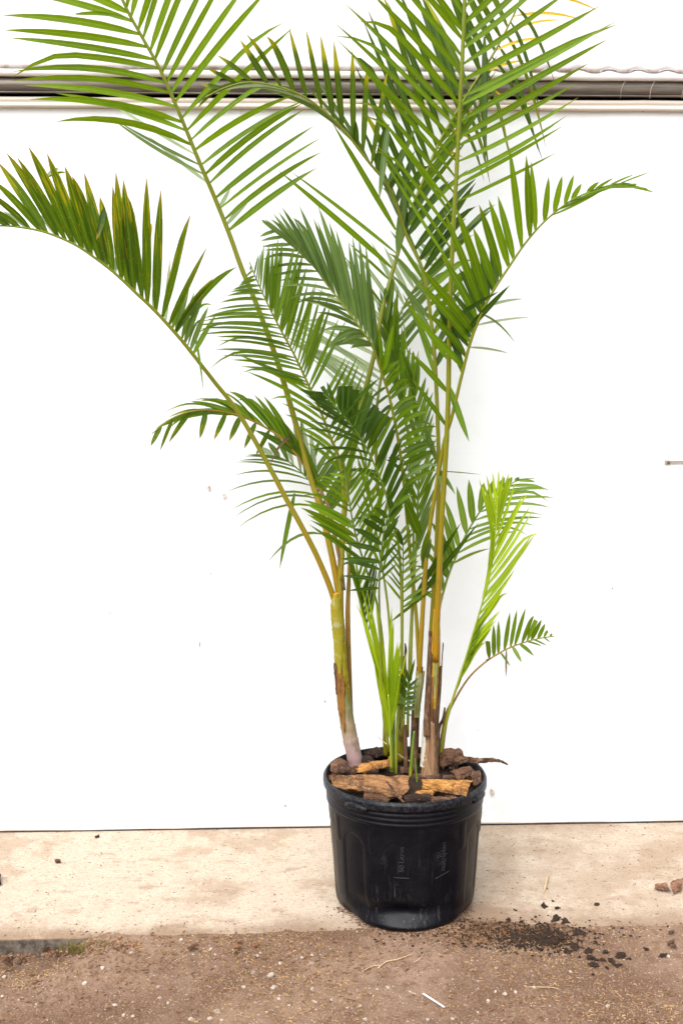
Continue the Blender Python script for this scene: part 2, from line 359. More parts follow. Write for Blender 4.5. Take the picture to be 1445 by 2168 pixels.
# ------------------------------------------------------------------ setting: ground, slab, wall
def axis(lo, hi, fine, far):
    a = []; x = lo
    while x <= hi + 1e-6: a.append(x); x += fine
    d = fine; x = lo; pre = []
    while x > far[0]: d *= 1.5; x -= d; pre.append(max(x, far[0]))
    d = fine; x = a[-1]; post = []
    while x < far[1]: d *= 1.5; x += d; post.append(min(x, far[1]))
    return pre[::-1] + a + post
def dirt_h(x, y):
    e = y - edge_y(x)
    k = .35 + .65 * sm(-.03, -.20, e)
    h = -.006 + k * (.0075 * fbm(x * 4, y * 4, 1.7) + .005 * fbm(x * 17, y * 17, 5.1) + .003 * noise.noise((x * 60, y * 60, 3)))
    h += .0045 * sm(-.22, -.02, e) * (1 - sm(.0, .05, e + .03 * fbm(x * 6, 2.2, 9.))) + .004 * math.exp(-((x - .28) / .30) ** 2) * sm(-.2, -.02, e) * (1 - sm(.02, .10, e))
    h -= .050 * sm(-.60, -.76, x) * sm(-.30, -.02, e)
    return h if e < .09 else h - .06
xs = axis(-1.15, 1.15, .0115, (-90, 90)); ys = axis(2.55, 3.30, .0115, (-90, 110))
v = [(x, y, dirt_h(x, y) if (abs(x) < 6 and -2 < y < 4.4) else (-.02 if y < 3.1 else -.06)) for y in ys for x in xs]
nx = len(xs)
f = [(j * nx + i, j * nx + i + 1, (j + 1) * nx + i + 1, (j + 1) * nx + i) for j in range(len(ys) - 1) for i in range(nx - 1)]
link('ground', mesh('ground', v, f, DIRT), kind='structure')

WROT = math.atan(.0361); WC = Vector((0, 3.833, 0)); WD = Vector((math.cos(WROT), math.sin(WROT), 0)); WN = Vector((math.sin(WROT), -math.cos(WROT), 0))
def WP(s, n, z): return WC + WD * s + WN * n + Vector((0, 0, z))
# concrete slab: top with a worn front lip
sx_ = [-12 + i * .5 for i in range(21)] + [-2 + i * .012 for i in range(1, 334)] + [2 + i * .5 for i in range(1, 21)]
rows = [(-1.2, 0, 0), (.3, 0, 0), (.55, 0, 0), (0, 0, 1), (0, -.004, 2), (0, -.13, 3)]
v, f = [], []
for (a, z, k) in rows:
    for x in sx_:
        ey = edge_y(x); wob = .004 * fbm(x * 9, 3.3, .2) + .003 * noise.noise((x * 45, 1, 1))
        if k == 0: y = {-1.2: ey + 1.9, .3: ey + .4, .55: ey + .12}[a]; zz = 0
        elif k == 1: y = ey + .006 + wob; zz = -.0005
        elif k == 2: y = ey + wob * .8; zz = -.006 + .003 * noise.noise((x * 30, 7, 2))
        else: y = ey - .001 + wob * .6; zz = -.13
        v.append((x, y, zz))
n_ = len(sx_)
for j in range(len(rows) - 1):
    for i in range(n_ - 1): f.append((j * n_ + i, (j + 1) * n_ + i, (j + 1) * n_ + i + 1, j * n_ + i + 1))
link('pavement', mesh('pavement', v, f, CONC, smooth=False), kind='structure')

# the white wall
wall = link('white_wall', None, label='long white painted wall behind the potted palm', cat='wall', loc=WC)
wall.rotation_euler = (0, 0, WROT)
def wpart(name, v, f, mat, smooth=False, parent=wall):
    return link(name, mesh(name, v, f, mat, smooth=smooth), parent)
SEAM = (490 - HX) / F * 3.81
def sheet(x0, x1, z0, z1, y, bul, nx_, nz_, seed, thick=.012):
    v, f = [], []
    for j in range(nz_ + 1):
        for i in range(nx_ + 1):
            x = x0 + (x1 - x0) * i / nx_; z = z0 + (z1 - z0) * j / nz_
            v.append((x, y - bul * fbm(x * 1.7, z * 1.3, seed), z))
    for j in range(nz_):
        for i in range(nx_):
            a = j * (nx_ + 1) + i; f.append((a, a + 1, a + nx_ + 2, a + nx_ + 1))
    o = len(v)
    bv, bf = box_geo(x0, x1, y + .008, y + .008 + thick, z0, z1)
    v += bv; f += [tuple(i + o for i in q) for q in bf]
    return v, f
v, f = sheet(-5, SEAM, .018, 2.236, 0, .003, 60, 40, 2.2); wpart('panel', v, f, WALL, True)
v, f = sheet(SEAM + .025, 6, .018, 2.236, 0, .003, 60, 40, 7.9); wpart('panel', v, f, WALL, True)
v, f = box_geo(SEAM - .001, SEAM + .026, -.0012, .004, .018, 2.236); wpart('joint_strip', v, f, WALL)
# base trim with a slightly wavy lip and the dark seal under it
def strip(x0, x1, prof, n, wav, seed):
    v, f = [], []; k = len(prof)
    for i in range(n + 1):
        x = x0 + (x1 - x0) * i / n
        for q, (y, z) in enumerate(prof):
            w = wav * fbm(x * 3.1, q * .05, seed); v.append((x, y - .5 * abs(w), z + w))
    for i in range(n):
        for q in range(k - 1): a = i * k + q; f.append((a, a + k, a + k + 1, a + 1))
    return v, f
v, f = strip(-5, 6, [(.004, .0185), (-.008, .0185), (-.012, .016), (-.013, .009), (-.011, .0052), (.004, .005)], 260, .0022, 3.0); wpart('base_trim', v, f, TRIM, True)
v, f = box_geo(-5, 6, -.010, .02, -.01, .0052); wpart('base_seal', v, f, RUBBER)
# rail at the head of the panels
v, f = strip(-5, 6, [(.01, 2.2362), (-.016, 2.2362), (-.020, 2.239), (-.020, 2.2475), (-.013, 2.2505), (-.012, 2.253), (-.015, 2.2555), (-.017, 2.262), (-.014, 2.2685), (.03, 2.270)], 220, .0012, 5.0); wpart('head_rail', v, f, RAILM, True)
v, f = box_geo(-5, 6, .12, .14, 2.0, 4.2); wpart('backing_board', v, f, DARK)
# scuffs on the panels
def scuff(px, py, w, h, mat, seed):
    z = H - (py - HY) / F * 3.83; s = (px - HX) / F * 3.83; k = F / 3.83
    pts = []
    for i in range(12):
        a = 2 * math.pi * i / 12; r = .75 + .6 * noise.noise((math.cos(a) * 1.5 + seed, math.sin(a) * 1.5, seed))
        pts.append((s + math.cos(a) * w / 2 / k * r, -.0052, z + math.sin(a) * h / 2 / k * r))
    v = pts + [(x, -.0015, zz) for x, _, zz in pts]; n = len(pts)
    f = [tuple(range(n))] + [(i, i + n, (i + 1) % n + n, (i + 1) % n) for i in range(n)]
    wpart('scuff_mark', v, f, mat)
for a in [(443, 1033, 9, 13, SCUFF, 1.), (475, 1049, 9, 15, SCUFF, 2.), (235, 1292, 5, 11, SCUFF, 3.), (423, 1361, 3, 12, SCUFFD, 4.),
          (447, 1212, 2, 5, SCUFFD, 5.), (1300, 1250, 3, 4, SCUFFD, 6.), (1366, 232, 4, 4, SCUFFD, 7.), (603, 1704, 7, 4, SCUFFD, 8.), (1043, 1682, 11, 22, SCUFF, 9.), (687, 1484, 4, 4, SCUFFD, 10.)]: scuff(*a)

# roll-up curtain above the rail
cur = link('roll_up_curtain', None, label='white roll-up curtain sheet hanging over a grey tube at the top of the wall', cat='curtain', loc=WC)
cur.rotation_euler = (0, 0, WROT)
HEM = 2.349; LAM = .0916
def scal(x): return sm(.25, .62, x)
v, f = [], []
N, Q = 1100, 9
for i in range(N + 1):
    x = -4 + 9 * i / N
    ph = abs(math.sin(math.pi * (x - .05) / LAM)); w = scal(x) * (.010 * (max(0, 1 - abs(((x - .05) / LAM) % 1 - .5) * 3.0)) ** .7) + .002 * fbm(x * 7, .3, 4.)
    lip = scal(x) * .006 * math.cos(2 * math.pi * (x - .05) / LAM)
    for j in range(Q):
        t = j / (Q - 1); z = (HEM + w) * (1 - t ** 2.2) + 4.4 * t ** 2.2 if j else HEM + w
        y = -.049 - .010 * fbm(x * 1.6, z * 2.4, 6.) * min(1, t * 3) - (1 - min(1, t * 4)) * (.003 + .6 * lip)
        v.append((x, y, z))
for i in range(N):
    for j in range(Q - 1): a = i * Q + j; f.append((a, a + Q, a + Q + 1, a + 1))
so = wpart('sheet', v, f, CLOTH, True, cur); md = so.modifiers.new('thickness', 'SOLIDIFY'); md.thickness = .002
v, f = [], []
for i in range(401):
    x = -4 + 9 * i / 400; w = .0035 * fbm(x * 3.3, 8.8, 1.)
    for (y, z) in [(-.02, 2.37), (-.038, 2.366), (-.0465, 2.353), (-.052, 2.341), (-.049, 2.330 + w), (-.040, 2.326 + w), (-.02, 2.327 + w)]: v.append((x, y, z))
for i in range(400):
    for j in range(6): a = i * 7 + j; f.append((a, a + 7, a + 8, a + 1))
wpart('hem', v, f, HEMM, True, cur)
tb, tf, tu = tube_geo([Vector((x, -.012, 2.305)) for x in (-4, -2, 0, 2.5, 5)], [.0245] * 5, 28); wpart('tube', tb, tf, TUBE, True, cur)
v, f = box_geo(-4, 5, -.026, -.004, 2.2795, 2.2835); wpart('tube_seam', v, f, TUBE, False, cur)
def thread(pts, r=.0006):
    tb, tf, _ = tube_geo(catmull([Vector(p) for p in pts], 5), [r] * ((len(pts) - 1) * 5 + 1), 5); wpart('loose_thread', tb, tf, CLOTH, True, cur)
for px in (1310, 1372, 1440):
    s = (px - HX) / F * 3.86
    thread([(s + .012, -.040, 2.326), (s + .002, -.042, 2.312), (s - .004, -.042, 2.292), (s - .003, -.030, 2.272)])
for k in range(7):
    s = .05 + LAM * (4 + k) + LAM / 2
    thread([(s - .03, -.052, 2.349), (s - .018, -.054, 2.356), (s, -.055, 2.3585), (s + .018, -.054, 2.356), (s + .03, -.052, 2.349)], .0011)

# metal bracket at the right
bp = P(1424, 979, 3.845); br = link('metal_bracket', None, label='small bright metal strap with bolt fixed to the white wall at right', cat='bracket', loc=bp)
br.rotation_euler = (0, 0, WROT)
v, f = box_geo(-.012, .14, -.006, -.0035, -.0065, .0065); wpart('strap', v, f, STEEL, False, br)
v, f = box_geo(-.030, -.012, -.012, -.0035, -.0085, .0075); wpart('end_plate', v, f, STEEL, False, br)
tb, tf, _ = tube_geo([Vector((-.019, -.012, .0008)), Vector((-.019, -.0165, .0008))], [.0052, .0046], 10); wpart('bolt', tb, tf, BOLT, False, br)

# ------------------------------------------------------------------ the pot
PC = Vector(((856 - HX) / F * 3.35, 3.35, 0)); RZ = .345; NP = 10
PROF = [(.0, .172), (.006, .180), (.016, .1865), (.035, .1895), (.10, .1945), (.20, .2015), (.272, .2068), (.288, .2080)]
def base_r(z):
    for (z0, r0), (z1, r1) in zip(PROF, PROF[1:]):
        if z <= z1: return r0 + (r1 - r0) * max(0, (z - z0) / (z1 - z0))
    return .2085
def adiff(a, b): return (a - b + math.pi) % (2 * math.pi) - math.pi
def pot_r(th, z):
    r = base_r(z)
    if z > .279:                                   # three moulded bands, then the rim
        q = (z - .279) / .0125
        if q < 3: r = .2072 + .0040 * (math.sin(math.pi * (q % 1)) ** .8) + .0006 * int(q)
        else: r = .2098 + .0100 * sm(.3165, .325, z) - .004 * sm(.338, .345, z)
    else:
        c = (round((th - R(-9)) / (2 * math.pi / NP))) * (2 * math.pi / NP) + R(-9)
        d = abs(adiff(th, c)) * .2; ztop = .252
        hw = .044
        if z > ztop - hw: dd = math.hypot(d, z - (ztop - hw)) - hw
        else: dd = d - hw
        if z > .03:
            fd = sm(.03, .075, z)
            r -= fd * .0017 * (1 - sm(-.0105, -.0085, dd)) + fd * .0012 * (1 - sm(-.0018, 0, dd)) - fd * .0010 * math.exp(-((dd + .0050) / .0016) ** 2)
        d2 = abs(abs(adiff(th, c)) - math.pi / NP) * .2           # tongue between two arches
        if z > .195: r += .0022 * (1 - sm(.007, .0125, math.hypot(d2, min(0, z - .212)))) * sm(.279, .262, z)
    dent = math.exp(-((adiff(th, R(-2)) / R(25)) ** 2)) + .35 * math.exp(-((adiff(th, R(-42)) / R(10)) ** 2))
    r -= .024 * dent * math.exp(-((z - .050) / .022) ** 2) * (1 if z > .048 else 1)
    r += .008 * dent * math.exp(-((z - .012) / .012) ** 2)
    r -= .016 * math.exp(-((adiff(th, R(-55)) / R(14)) ** 2)) * (1 - sm(.0, .06, z)) + .012 * math.exp(-((adiff(th, R(58)) / R(14)) ** 2)) * (1 - sm(.0, .05, z))
    r += .0022 * noise.noise((math.cos(th) * 2.2, math.sin(th) * 2.2, z * 7)) * (1 - sm(.25, .3, z))
    return r
def pot_p(th, r, z): return Vector((r * math.sin(th), -r * math.cos(th), z))
pot = link('plant_pot', None, label='black plastic nursery pot with a dented base holding the palm', cat='plant pot', loc=PC)
NT = 300
zs = [i * .0024 for i in range(int(.345 / .0024) + 1)] + [.345]
ring = []
for z in zs: ring.append([pot_p(2 * math.pi * k / NT, pot_r(2 * math.pi * k / NT, z), z + .0035 * 0) for k in range(NT)])
for (dr, z) in ((-.0035, .3462), (-.006, .3445), (-.008, .335), (-.009, .28)):
    ring.append([pot_p(2 * math.pi * k / NT, .2158 + dr, z) for k in range(NT)])
v = [p for r_ in ring for p in r_]
# the whole rim is a little out of round
v = [Vector((p.x * (1 + .012 * sm(.1, .34, p.z) * math.cos(2 * math.atan2(p.y, p.x))), p.y, p.z + .002 * sm(.25, .34, p.z) * math.sin(3 * math.atan2(p.y, p.x)))) for p in v]
f = [(j * NT + k, j * NT + (k + 1) % NT, (j + 1) * NT + (k + 1) % NT, (j + 1) * NT + k) for j in range(len(ring) - 1) for k in range(NT)]
f.append(tuple(range(NT - 1, -1, -1)))
link('body', mesh('body', v, f, POT), pot)
def lug(th0, half):
    pts, rad = [], []
    for i in range(13):
        t = -1 + i / 6; th = th0 + half * t
        pts.append(pot_p(th, .2185, .3235 - .002 * abs(t))); rad.append(.0098 * max(.35, (1 - abs(t) ** 4)) ** .5)
    v, f, _ = tube_geo(pts, rad, 12); link('handle', mesh('handle', v, f, POT), pot)
for a in (-38, 61, 141, -139): lug(R(a), R(9))
def lettering(txt, th0, z0, size, sx=1.0):
    c = bpy.data.curves.new('lettering', 'FONT'); c.body = txt; c.size = size; c.extrude = .0009; c.offset = -size * .012
    o = bpy.data.objects.new('lettering', c); col.objects.link(o)
    me = bpy.data.meshes.new_from_object(o.evaluated_get(bpy.context.evaluated_depsgraph_get()))
    bpy.data.objects.remove(o); bpy.data.curves.remove(c)
    for vt in me.vertices:
        x, y, zz = vt.co; z = z0 + x * sx; th = th0 - y / .2
        vt.co = pot_p(th, pot_r(th, z) + .0006 + zz, z)
    me.materials.clear(); me.materials.append(EMBOSS); me.update()
    link('lettering', me, pot)
lettering("50 Litros", R(-3.6), .163, .0185)
lettering("nutriplan", R(29.2), .156, .0215)
def leaf_emblem(th0, z0, ang):
    pts = []
    for i in range(14):
        a = math.pi * 2 * i / 14; x = .0052 + .0052 * math.cos(a); y = .0026 * math.sin(a)
        pts.append((x * math.cos(ang) - y * math.sin(ang), x * math.sin(ang) + y * math.cos(ang)))
    pts3 = [pot_p(th0 - y / .2, pot_r(th0, z0 + x) + .0016, z0 + x) for x, y in pts]
    tb, tf, _ = tube_geo(pts3 + [pts3[0]], [.0006] * 15, 5, cap=False); link('emblem', mesh('emblem', tb, tf, EMBOSS), pot)
leaf_emblem(R(25), .202, R(55)); leaf_emblem(R(25), .200, R(110))
for th, z, dz in ((R(-5), .148, 0), (R(27), .147, .006)):                # the fine mould line under each word
    pts = [pot_p(th + R(a), pot_r(th + R(a), z) + .0007, z + dz * a / 6) for a in (-6, -3, 0, 3, 6)]
    tb, tf, _ = tube_geo(pts, [.0007] * 5, 5); link('mould_line', mesh('mould_line', tb, tf, EMBOSS), pot)
# soil in the pot
SOILZ = .318
v, f = [Vector((0, 0, SOILZ))], []
for j in range(1, 14):
    for k in range(72):
        r = .205 * j / 13; a = 2 * math.pi * k / 72
        v.append(Vector((r * math.cos(a), r * math.sin(a), SOILZ + .010 * fbm(r * math.cos(a) * 22, r * math.sin(a) * 22, 3.) - .012 * (j / 13) ** 3)))
for k in range(72): f.append((0, 1 + k, 1 + (k + 1) % 72))
for j in range(12):
    for k in range(72): a = 1 + j * 72; f.append((a + k, a + 72 + k, a + 72 + (k + 1) % 72, a + (k + 1) % 72))
link('potting_soil', mesh('potting_soil', v, f, SOIL), kind='stuff', loc=PC, label='dark potting soil under the bark in the pot', cat='soil')

# ------------------------------------------------------------------ the palm
palm = link('palm', None, label='tall green clumping palm with arching feather fronds growing in the black pot', cat='palm', loc=PC + Vector((0, 0, SOILZ)))
PO = Vector(palm.location)
ZT = {'P': (0, 0, 1), '1': (0, 0, 2.0), '2': (700, 0, 1.94), '3': (0, 280, 2.89), '4': (420, 400, 2.89), '5': (780, 300, 2.331), '6': (300, 750, 2.89),
      '7': (650, 750, 3.943), '8': (900, 960, 4.013), '9': (670, 1230, 4.379), 'A': (560, 560, 4.817), 'B': (760, 480, 5.161), 'C': (680, 960, 5.161), 'D': (740, 200, 5.558)}
def zz(k, x, y): a, b, s = ZT[k]; return a + x / s, b + y / s
ALL = []      # every leaflet: (area, frond, mat, verts, faces, uv, rnd)
def leaflet(frond, mat, b, t, bow, wpx, tilt, droop=0.0, cut=False, seg=7, belly=0.0):
    L = (t - b).length
    if L < .008: return
    c = (b + t) / 2 + Vector((0, 0, bow * L)) + Vector((0, -belly * L, 0))
    w = wpx / F * b.y * .52; v, uv, rn = [], [], []
    r1, r2 = random.random(), random.random()
    pts = []
    for i in range(seg + 1):
        s = i / seg; p = b * (1 - s) ** 2 + c * 2 * s * (1 - s) + t * s * s
        if droop: p = p + Vector((0, -.25 * droop * L * max(0, s - .62) , -droop * L * (max(0, s - .62) / .38) ** 1.6))
        pts.append(p)
    tw = random.uniform(-.35, .35)
    for i, p in enumerate(pts):
        s = i / seg; T = (pts[min(i + 1, seg)] - pts[max(i - 1, 0)])
        if T.length < 1e-6: T = t - b
        T.normalize(); V = (Vector((0, 0, H)) - p).normalized()
        B0 = T.cross(V)
        B0 = B0.normalized() if B0.length > 1e-4 else Vector((1, 0, 0))
        N0 = B0.cross(T).normalized(); a = tilt + tw * (s - .3)
        B = B0 * math.cos(a) + N0 * math.sin(a); Nn = N0 * math.cos(a) - B0 * math.sin(a)
        ww = w * (min(1, (s + .06) / .26) ** .75) * ((1 - max(0, (s - .34) / .66) ** (5 if cut else 2.7)) * .97 + (.0 if not cut else .03))
        if cut: ww = w * (min(1, (s + .06) / .4) ** .8)
        ww = max(ww, w * .03)
        v += [p - B * ww, p - Nn * ww * .30, p + B * ww]; uv += [(s, 0), (s, .5), (s, 1)]; rn += [(r1, r2)] * 3
    f = []
    for i in range(seg):
        a = i * 3; f += [(a, a + 1, a + 4, a + 3), (a + 1, a + 2, a + 5, a + 4)]
    ALL.append((L * w * math.cos(tilt), frond, mat, v, f, uv, rn))
def frond(path, Ys, rad, smat, sides, label=None, singles=(), te=.75):
    """path in photo px (petiole foot -> tip); Ys depth at foot .. tip (list = evenly spaced keys)"""
    n = len(path); pts = []
    for i, (x, y) in enumerate(path):
        t = i / (n - 1) * (len(Ys) - 1); k = min(int(t), len(Ys) - 2); Y = Ys[k] + (Ys[k + 1] - Ys[k]) * (t - k)
        pts.append(P(x, y, Y))
    c3 = catmull(pts, 7); m = len(c3)
    pix = [(HX + p.x / p.y * F, HY + (H - p.z) / p.y * F) for p in c3]
    rr = [.79 * (rad[0] + (rad[1] - rad[0]) * (i / (m - 1)) ** te) / F * c3[i].y for i in range(m)]
    v, f, uv = tube_geo(c3, rr, 8, wob=.06, seed=random.random() * 9)
    o = link('frond', mesh('frond', [p - PO for p in v], f, SM[smat], uv), palm, label=label)
    cum = [0.0]
    for a, b in zip(pix, pix[1:]): cum.append(cum[-1] + math.hypot(b[0] - a[0], b[1] - a[1]))
    def near(x, y):
        i = min(range(m), key=lambda k: (pix[k][0] - x) ** 2 + (pix[k][1] - y) ** 2); return i
    for sd_ in sides:
        z, nn, w, tilt, mat, keys = sd_[:6]; opt = sd_[6] if len(sd_) > 6 else {}
        K = []
        for k in keys:
            bx, by = zz(z, k[0], k[1]); tx, ty = zz(z, k[2], k[3]); bow = k[4] if len(k) > 4 else .06
            i = near(bx, by); K.append((cum[i], tx - pix[i][0], ty - pix[i][1], bow, k[5] if len(k) > 5 else w))
        K.sort()
        dY0, dY1 = opt.get('dY', (-.02, -.10)); 
        for q in range(nn):
            g = (q + random.uniform(-.09, .09)) / max(1, nn - 1); s = K[0][0] + (K[-1][0] - K[0][0]) * max(0, min(1, g))
            j = 0
            while j < len(K) - 2 and K[j + 1][0] < s: j += 1
            a, b = K[j], K[j + 1]; u = (s - a[0]) / max(1e-6, b[0] - a[0]); u = max(0, min(1, u))
            ddx, ddy, bow, ww = [a[e] + (b[e] - a[e]) * u for e in range(1, 5)]
            i = min(range(m), key=lambda k: abs(cum[k] - s)); bx, by = pix[i]
            jl = random.uniform(1 - opt.get('jl', .07), 1 + opt.get('jl', .07)); ja = random.gauss(0, opt.get('ja', .030))
            dx = (ddx * math.cos(ja) - ddy * math.sin(ja)) * jl; dy = (ddx * math.sin(ja) + ddy * math.cos(ja)) * jl
            Y = c3[i].y; TY = Y + random.uniform(min(dY0, dY1), max(dY0, dY1)) * math.hypot(dx, dy) / 220
            TY = min(TY, 3.79 + .0361 * ((bx + dx - HX) / F * 3.8))
            ct = random.random() < opt.get('cut', 0); dr = random.uniform(.04, .20) if random.random() < opt.get('droop', .22) else 0
            if ct: dx *= .8; dy *= .8
            leaflet(o, opt.get('alt', mat) if random.random() < opt.get('altp', 0) else mat, c3[i], P(bx + dx, by + dy, TY), bow + random.gauss(0, .018), ww * random.uniform(.86, 1.1),
                    R(tilt + random.gauss(0, opt.get('jt', 13))), dr, ct, belly=opt.get('belly', .04))
    for (z, bx, by, tx, ty, bow, w, mat, *rest) in singles:
        bx, by = zz(z, bx, by); tx, ty = zz(z, tx, ty); i = near(bx, by)
        d = math.hypot(pix[i][0] - bx, pix[i][1] - by)
        bp_ = c3[i] if d < 16 else P(bx, by, c3[i].y)
        leaflet(o, mat, bp_, P(tx, ty, min(3.8, c3[i].y + (rest[0] if rest else -.03))), bow, w, R(random.gauss(0, 12)), rest[1] if len(rest) > 1 else 0)
    return o

# stems -------------------------------------------------------------
def stem(pts, mat, label=None, rings=False):
    """pts: (px, py, Y, radius px)"""
    c = catmull([P(x, y, Y) for x, y, Y, r in pts], 8)
    rads = []
    for i in range(len(pts) - 1):
        for k in range(8): rads.append((pts[i][3] + (pts[i + 1][3] - pts[i][3]) * k / 8))
    rads.append(pts[-1][3]); rads = [r / F * p.y for r, p in zip(rads, c)]
    if rings:
        for i in range(3, len(rads), 7): rads[i] *= 1.06
    v, f, uv = tube_geo(c, rads, 16, wob=.05, seed=pts[0][0] * .1)
    o = link('stem', mesh('stem', [p - PO for p in v], f, mat, uv), palm, label=label)
    return o, c, rads
def sheath(o, c, rads, i0, i1, th0, half, mat, taper=(.2, 1.0), grow=1.12, flare=0.0):
    """an old leaf base wrapped on part of a stem, running to a ragged point; th0 0 = facing the camera, + right"""
    v, f = [], []; n = i1 - i0; K = 9
    for i in range(i0, i1 + 1):
        t = (i - i0) / n; hw = half * (taper[0] + (taper[1] - taper[0]) * t); hw *= 1 + .25 * noise.noise((i * .8, th0, 3.)); p = c[i]
        for ly in (0, 1):
            for k in range(K):
                a = th0 + hw * (k / (K - 1) * 2 - 1); r = rads[i] * grow + .0012 * (1 - ly) + flare * t * t * .012 + .0006 * noise.noise((i, k * .7, 5.))
                if ly: r -= .0016
                v.append(p + Vector((math.sin(a) * r, -math.cos(a) * r, (.016 * noise.noise((k * 1.3, i1, 2.)) - .004) * max(0, t - .75) / .25)) - PO)
    W = 2 * K
    for i in range(n):
        for ly in (0, 1):
            for k in range(K - 1):
                a = i * W + ly * K + k; q = (a, a + 1, a + W + 1, a + W); f.append(q if not ly else q[::-1])
        for k in (0, K - 1): a = i * W + k; f.append((a, a + K, a + K + W, a + W))
    for i in (0, n):
        for k in range(K - 1): a = i * W + k; f.append((a, a + 1, a + K + 1, a + K))
    link('sheath', mesh('sheath', v, f, mat), o)
s1, c1, r1_ = stem([(754, 1640, 3.455, 16), (752, 1614, 3.46, 15.5), (743, 1572, 3.462, 16.5), (736, 1538, 3.463, 16), (729, 1493, 3.464, 15), (725, 1447, 3.465, 14),
                    (721, 1412, 3.465, 13), (719, 1367, 3.466, 13), (716, 1321, 3.466, 13), (712, 1283, 3.466, 11), (712, 1255, 3.466, 8)], STEM, 'pale thick stem with mottled green and golden upper sheath', True)
sheath(s1, c1, r1_, 46, 78, R(-12), R(75), SHEATH_LEAFY, (.10, 1.5), 1.08)
sheath(s1, c1, r1_, 34, 58, R(45), R(60), SHEATH_GREEN, (.1, 1.0), 1.07)
sheath(s1, c1, r1_, 22, 49, R(-28), R(66), SHEATH_RUST, (.06, 1.1), 1.04)
sheath(s1, c1, r1_, 36, 50, R(-70), R(40), SHEATH_BROWN, (.25, .9), 1.08)
s2, c2, r2_ = stem([(908, 1650, 3.415, 17), (909, 1600, 3.42, 16), (911, 1530, 3.42, 14), (917, 1458, 3.42, 12.5), (920, 1400, 3.42, 11), (922, 1360, 3.42, 9.5), (923, 1322, 3.42, 8), (924, 1290, 3.42, 7)], SHEATH_GOLD, 'upright stem wrapped in brown fibrous sheaths')
sheath(s2, c2, r2_, 2, 20, R(20), R(80), SHEATH_BROWN, (1.0, .5), 1.12)
sheath(s2, c2, r2_, 4, 31, R(62), R(52), SHEATH_BROWN, (.9, .45), 1.16, .1)
sheath(s2, c2, r2_, 10, 36, R(-50), R(40), SHEATH_BROWN, (1.0, .35), 1.10)
sheath(s2, c2, r2_, 22, 47, R(8), R(50), SHEATH_GREY, (.15, .9), 1.06)
sheath(s2, c2, r2_, 5, 17, R(-52), R(38), SHEATH_WHITE, (.8, .3), 1.19)
sheath(s2, c2, r2_, 0, 17, R(5), R(62), SHEATH_TAN, (1.2, .25), 1.20)
sheath(s2, c2, r2_, 6, 28, R(-15), R(30), SHEATH_RUST, (.9, .3), 1.13)
sheath(s2, c2, r2_, 12, 40, R(85), R(36), SHEATH_BROWN, (.8, .2), 1.18, .45)
stem([(903, 1560, 3.39, 6.5), (904, 1500, 3.40, 7), (908, 1440, 3.41, 6), (911, 1380, 3.42, 5), (910, 1337, 3.42, 4)], SHEATH_BROWN, 'dead brown sheath standing beside the upright stem')
s3, c3_, r3_ = stem([(874, 1640, 3.44, 9.5), (877, 1570, 3.445, 9), (880, 1500, 3.45, 9), (885, 1450, 3.45, 8.5), (888, 1412, 3.45, 7)], SHEATH_BROWN, 'dark slender stem with torn brown sheath')
sheath(s3, c3_, r3_, 14, 31, R(15), R(70), SHEATH_GREY, (.5, 1.0), 1.1, .25)
s4, c4, r4_ = stem([(816, 1600, 3.55, 5.5), (815, 1560, 3.55, 5.5), (815, 1510, 3.55, 5), (812, 1450, 3.55, 4.5), (807, 1395, 3.55, 4)], SM['yel'])
stem([(846, 1610, 3.48, 8), (847, 1560, 3.48, 8), (850, 1490, 3.48, 8), (853, 1430, 3.48, 6.5), (855, 1390, 3.48, 4.5)], SHEATH_GREEN, 'short stem with mottled yellow green sheath')
stem([(859, 1645, 3.42, 4.6), (858, 1590, 3.42, 4.4), (857, 1545, 3.42, 4.2), (858, 1535, 3.42, 3.4)], SHEATH_BROWN, 'dead grey brown stub')
stem([(829, 1640, 3.44, 5), (830, 1580, 3.44, 5), (832, 1530, 3.44, 4.4), (835, 1470, 3.44, 3.2)], SM['grn'])
stem([(838, 1640, 3.43, 3), (838, 1580, 3.43, 3), (841, 1520, 3.43, 3), (846, 1470, 3.43, 2.6)], SM['lime'])
stem([(868, 1645, 3.40, 3.6), (871, 1600, 3.40, 3.0), (876, 1548, 3.40, 2.2)], SM['grn'])
stem([(884, 1670, 3.36, 2.0), (881, 1640, 3.36, 1.6), (878, 1605, 3.36, 1.0)], SM['grn'])
stem([(931, 1615, 3.46, 6), (936, 1565, 3.46, 6), (945, 1515, 3.46, 5), (955, 1490, 3.46, 4)], SM['brn'], 'short brown stalk at the right edge of the clump')
stem([(925, 1600, 3.45, 4), (928, 1545, 3.45, 3.6), (937, 1522, 3.45, 3), (941, 1498, 3.45, 2)], SHEATH_BROWN)
stem([(744, 1620, 3.50, 7), (736, 1330, 3.49, 5.5), (738, 1230, 3.49, 4), (741, 1150, 3.5, 3)], SM['brn'])
stem([(853, 1420, 3.47, 2), (858, 1380, 3.47, 3), (857, 1362, 3.47, 1.4)], SHEATH_BROWN)

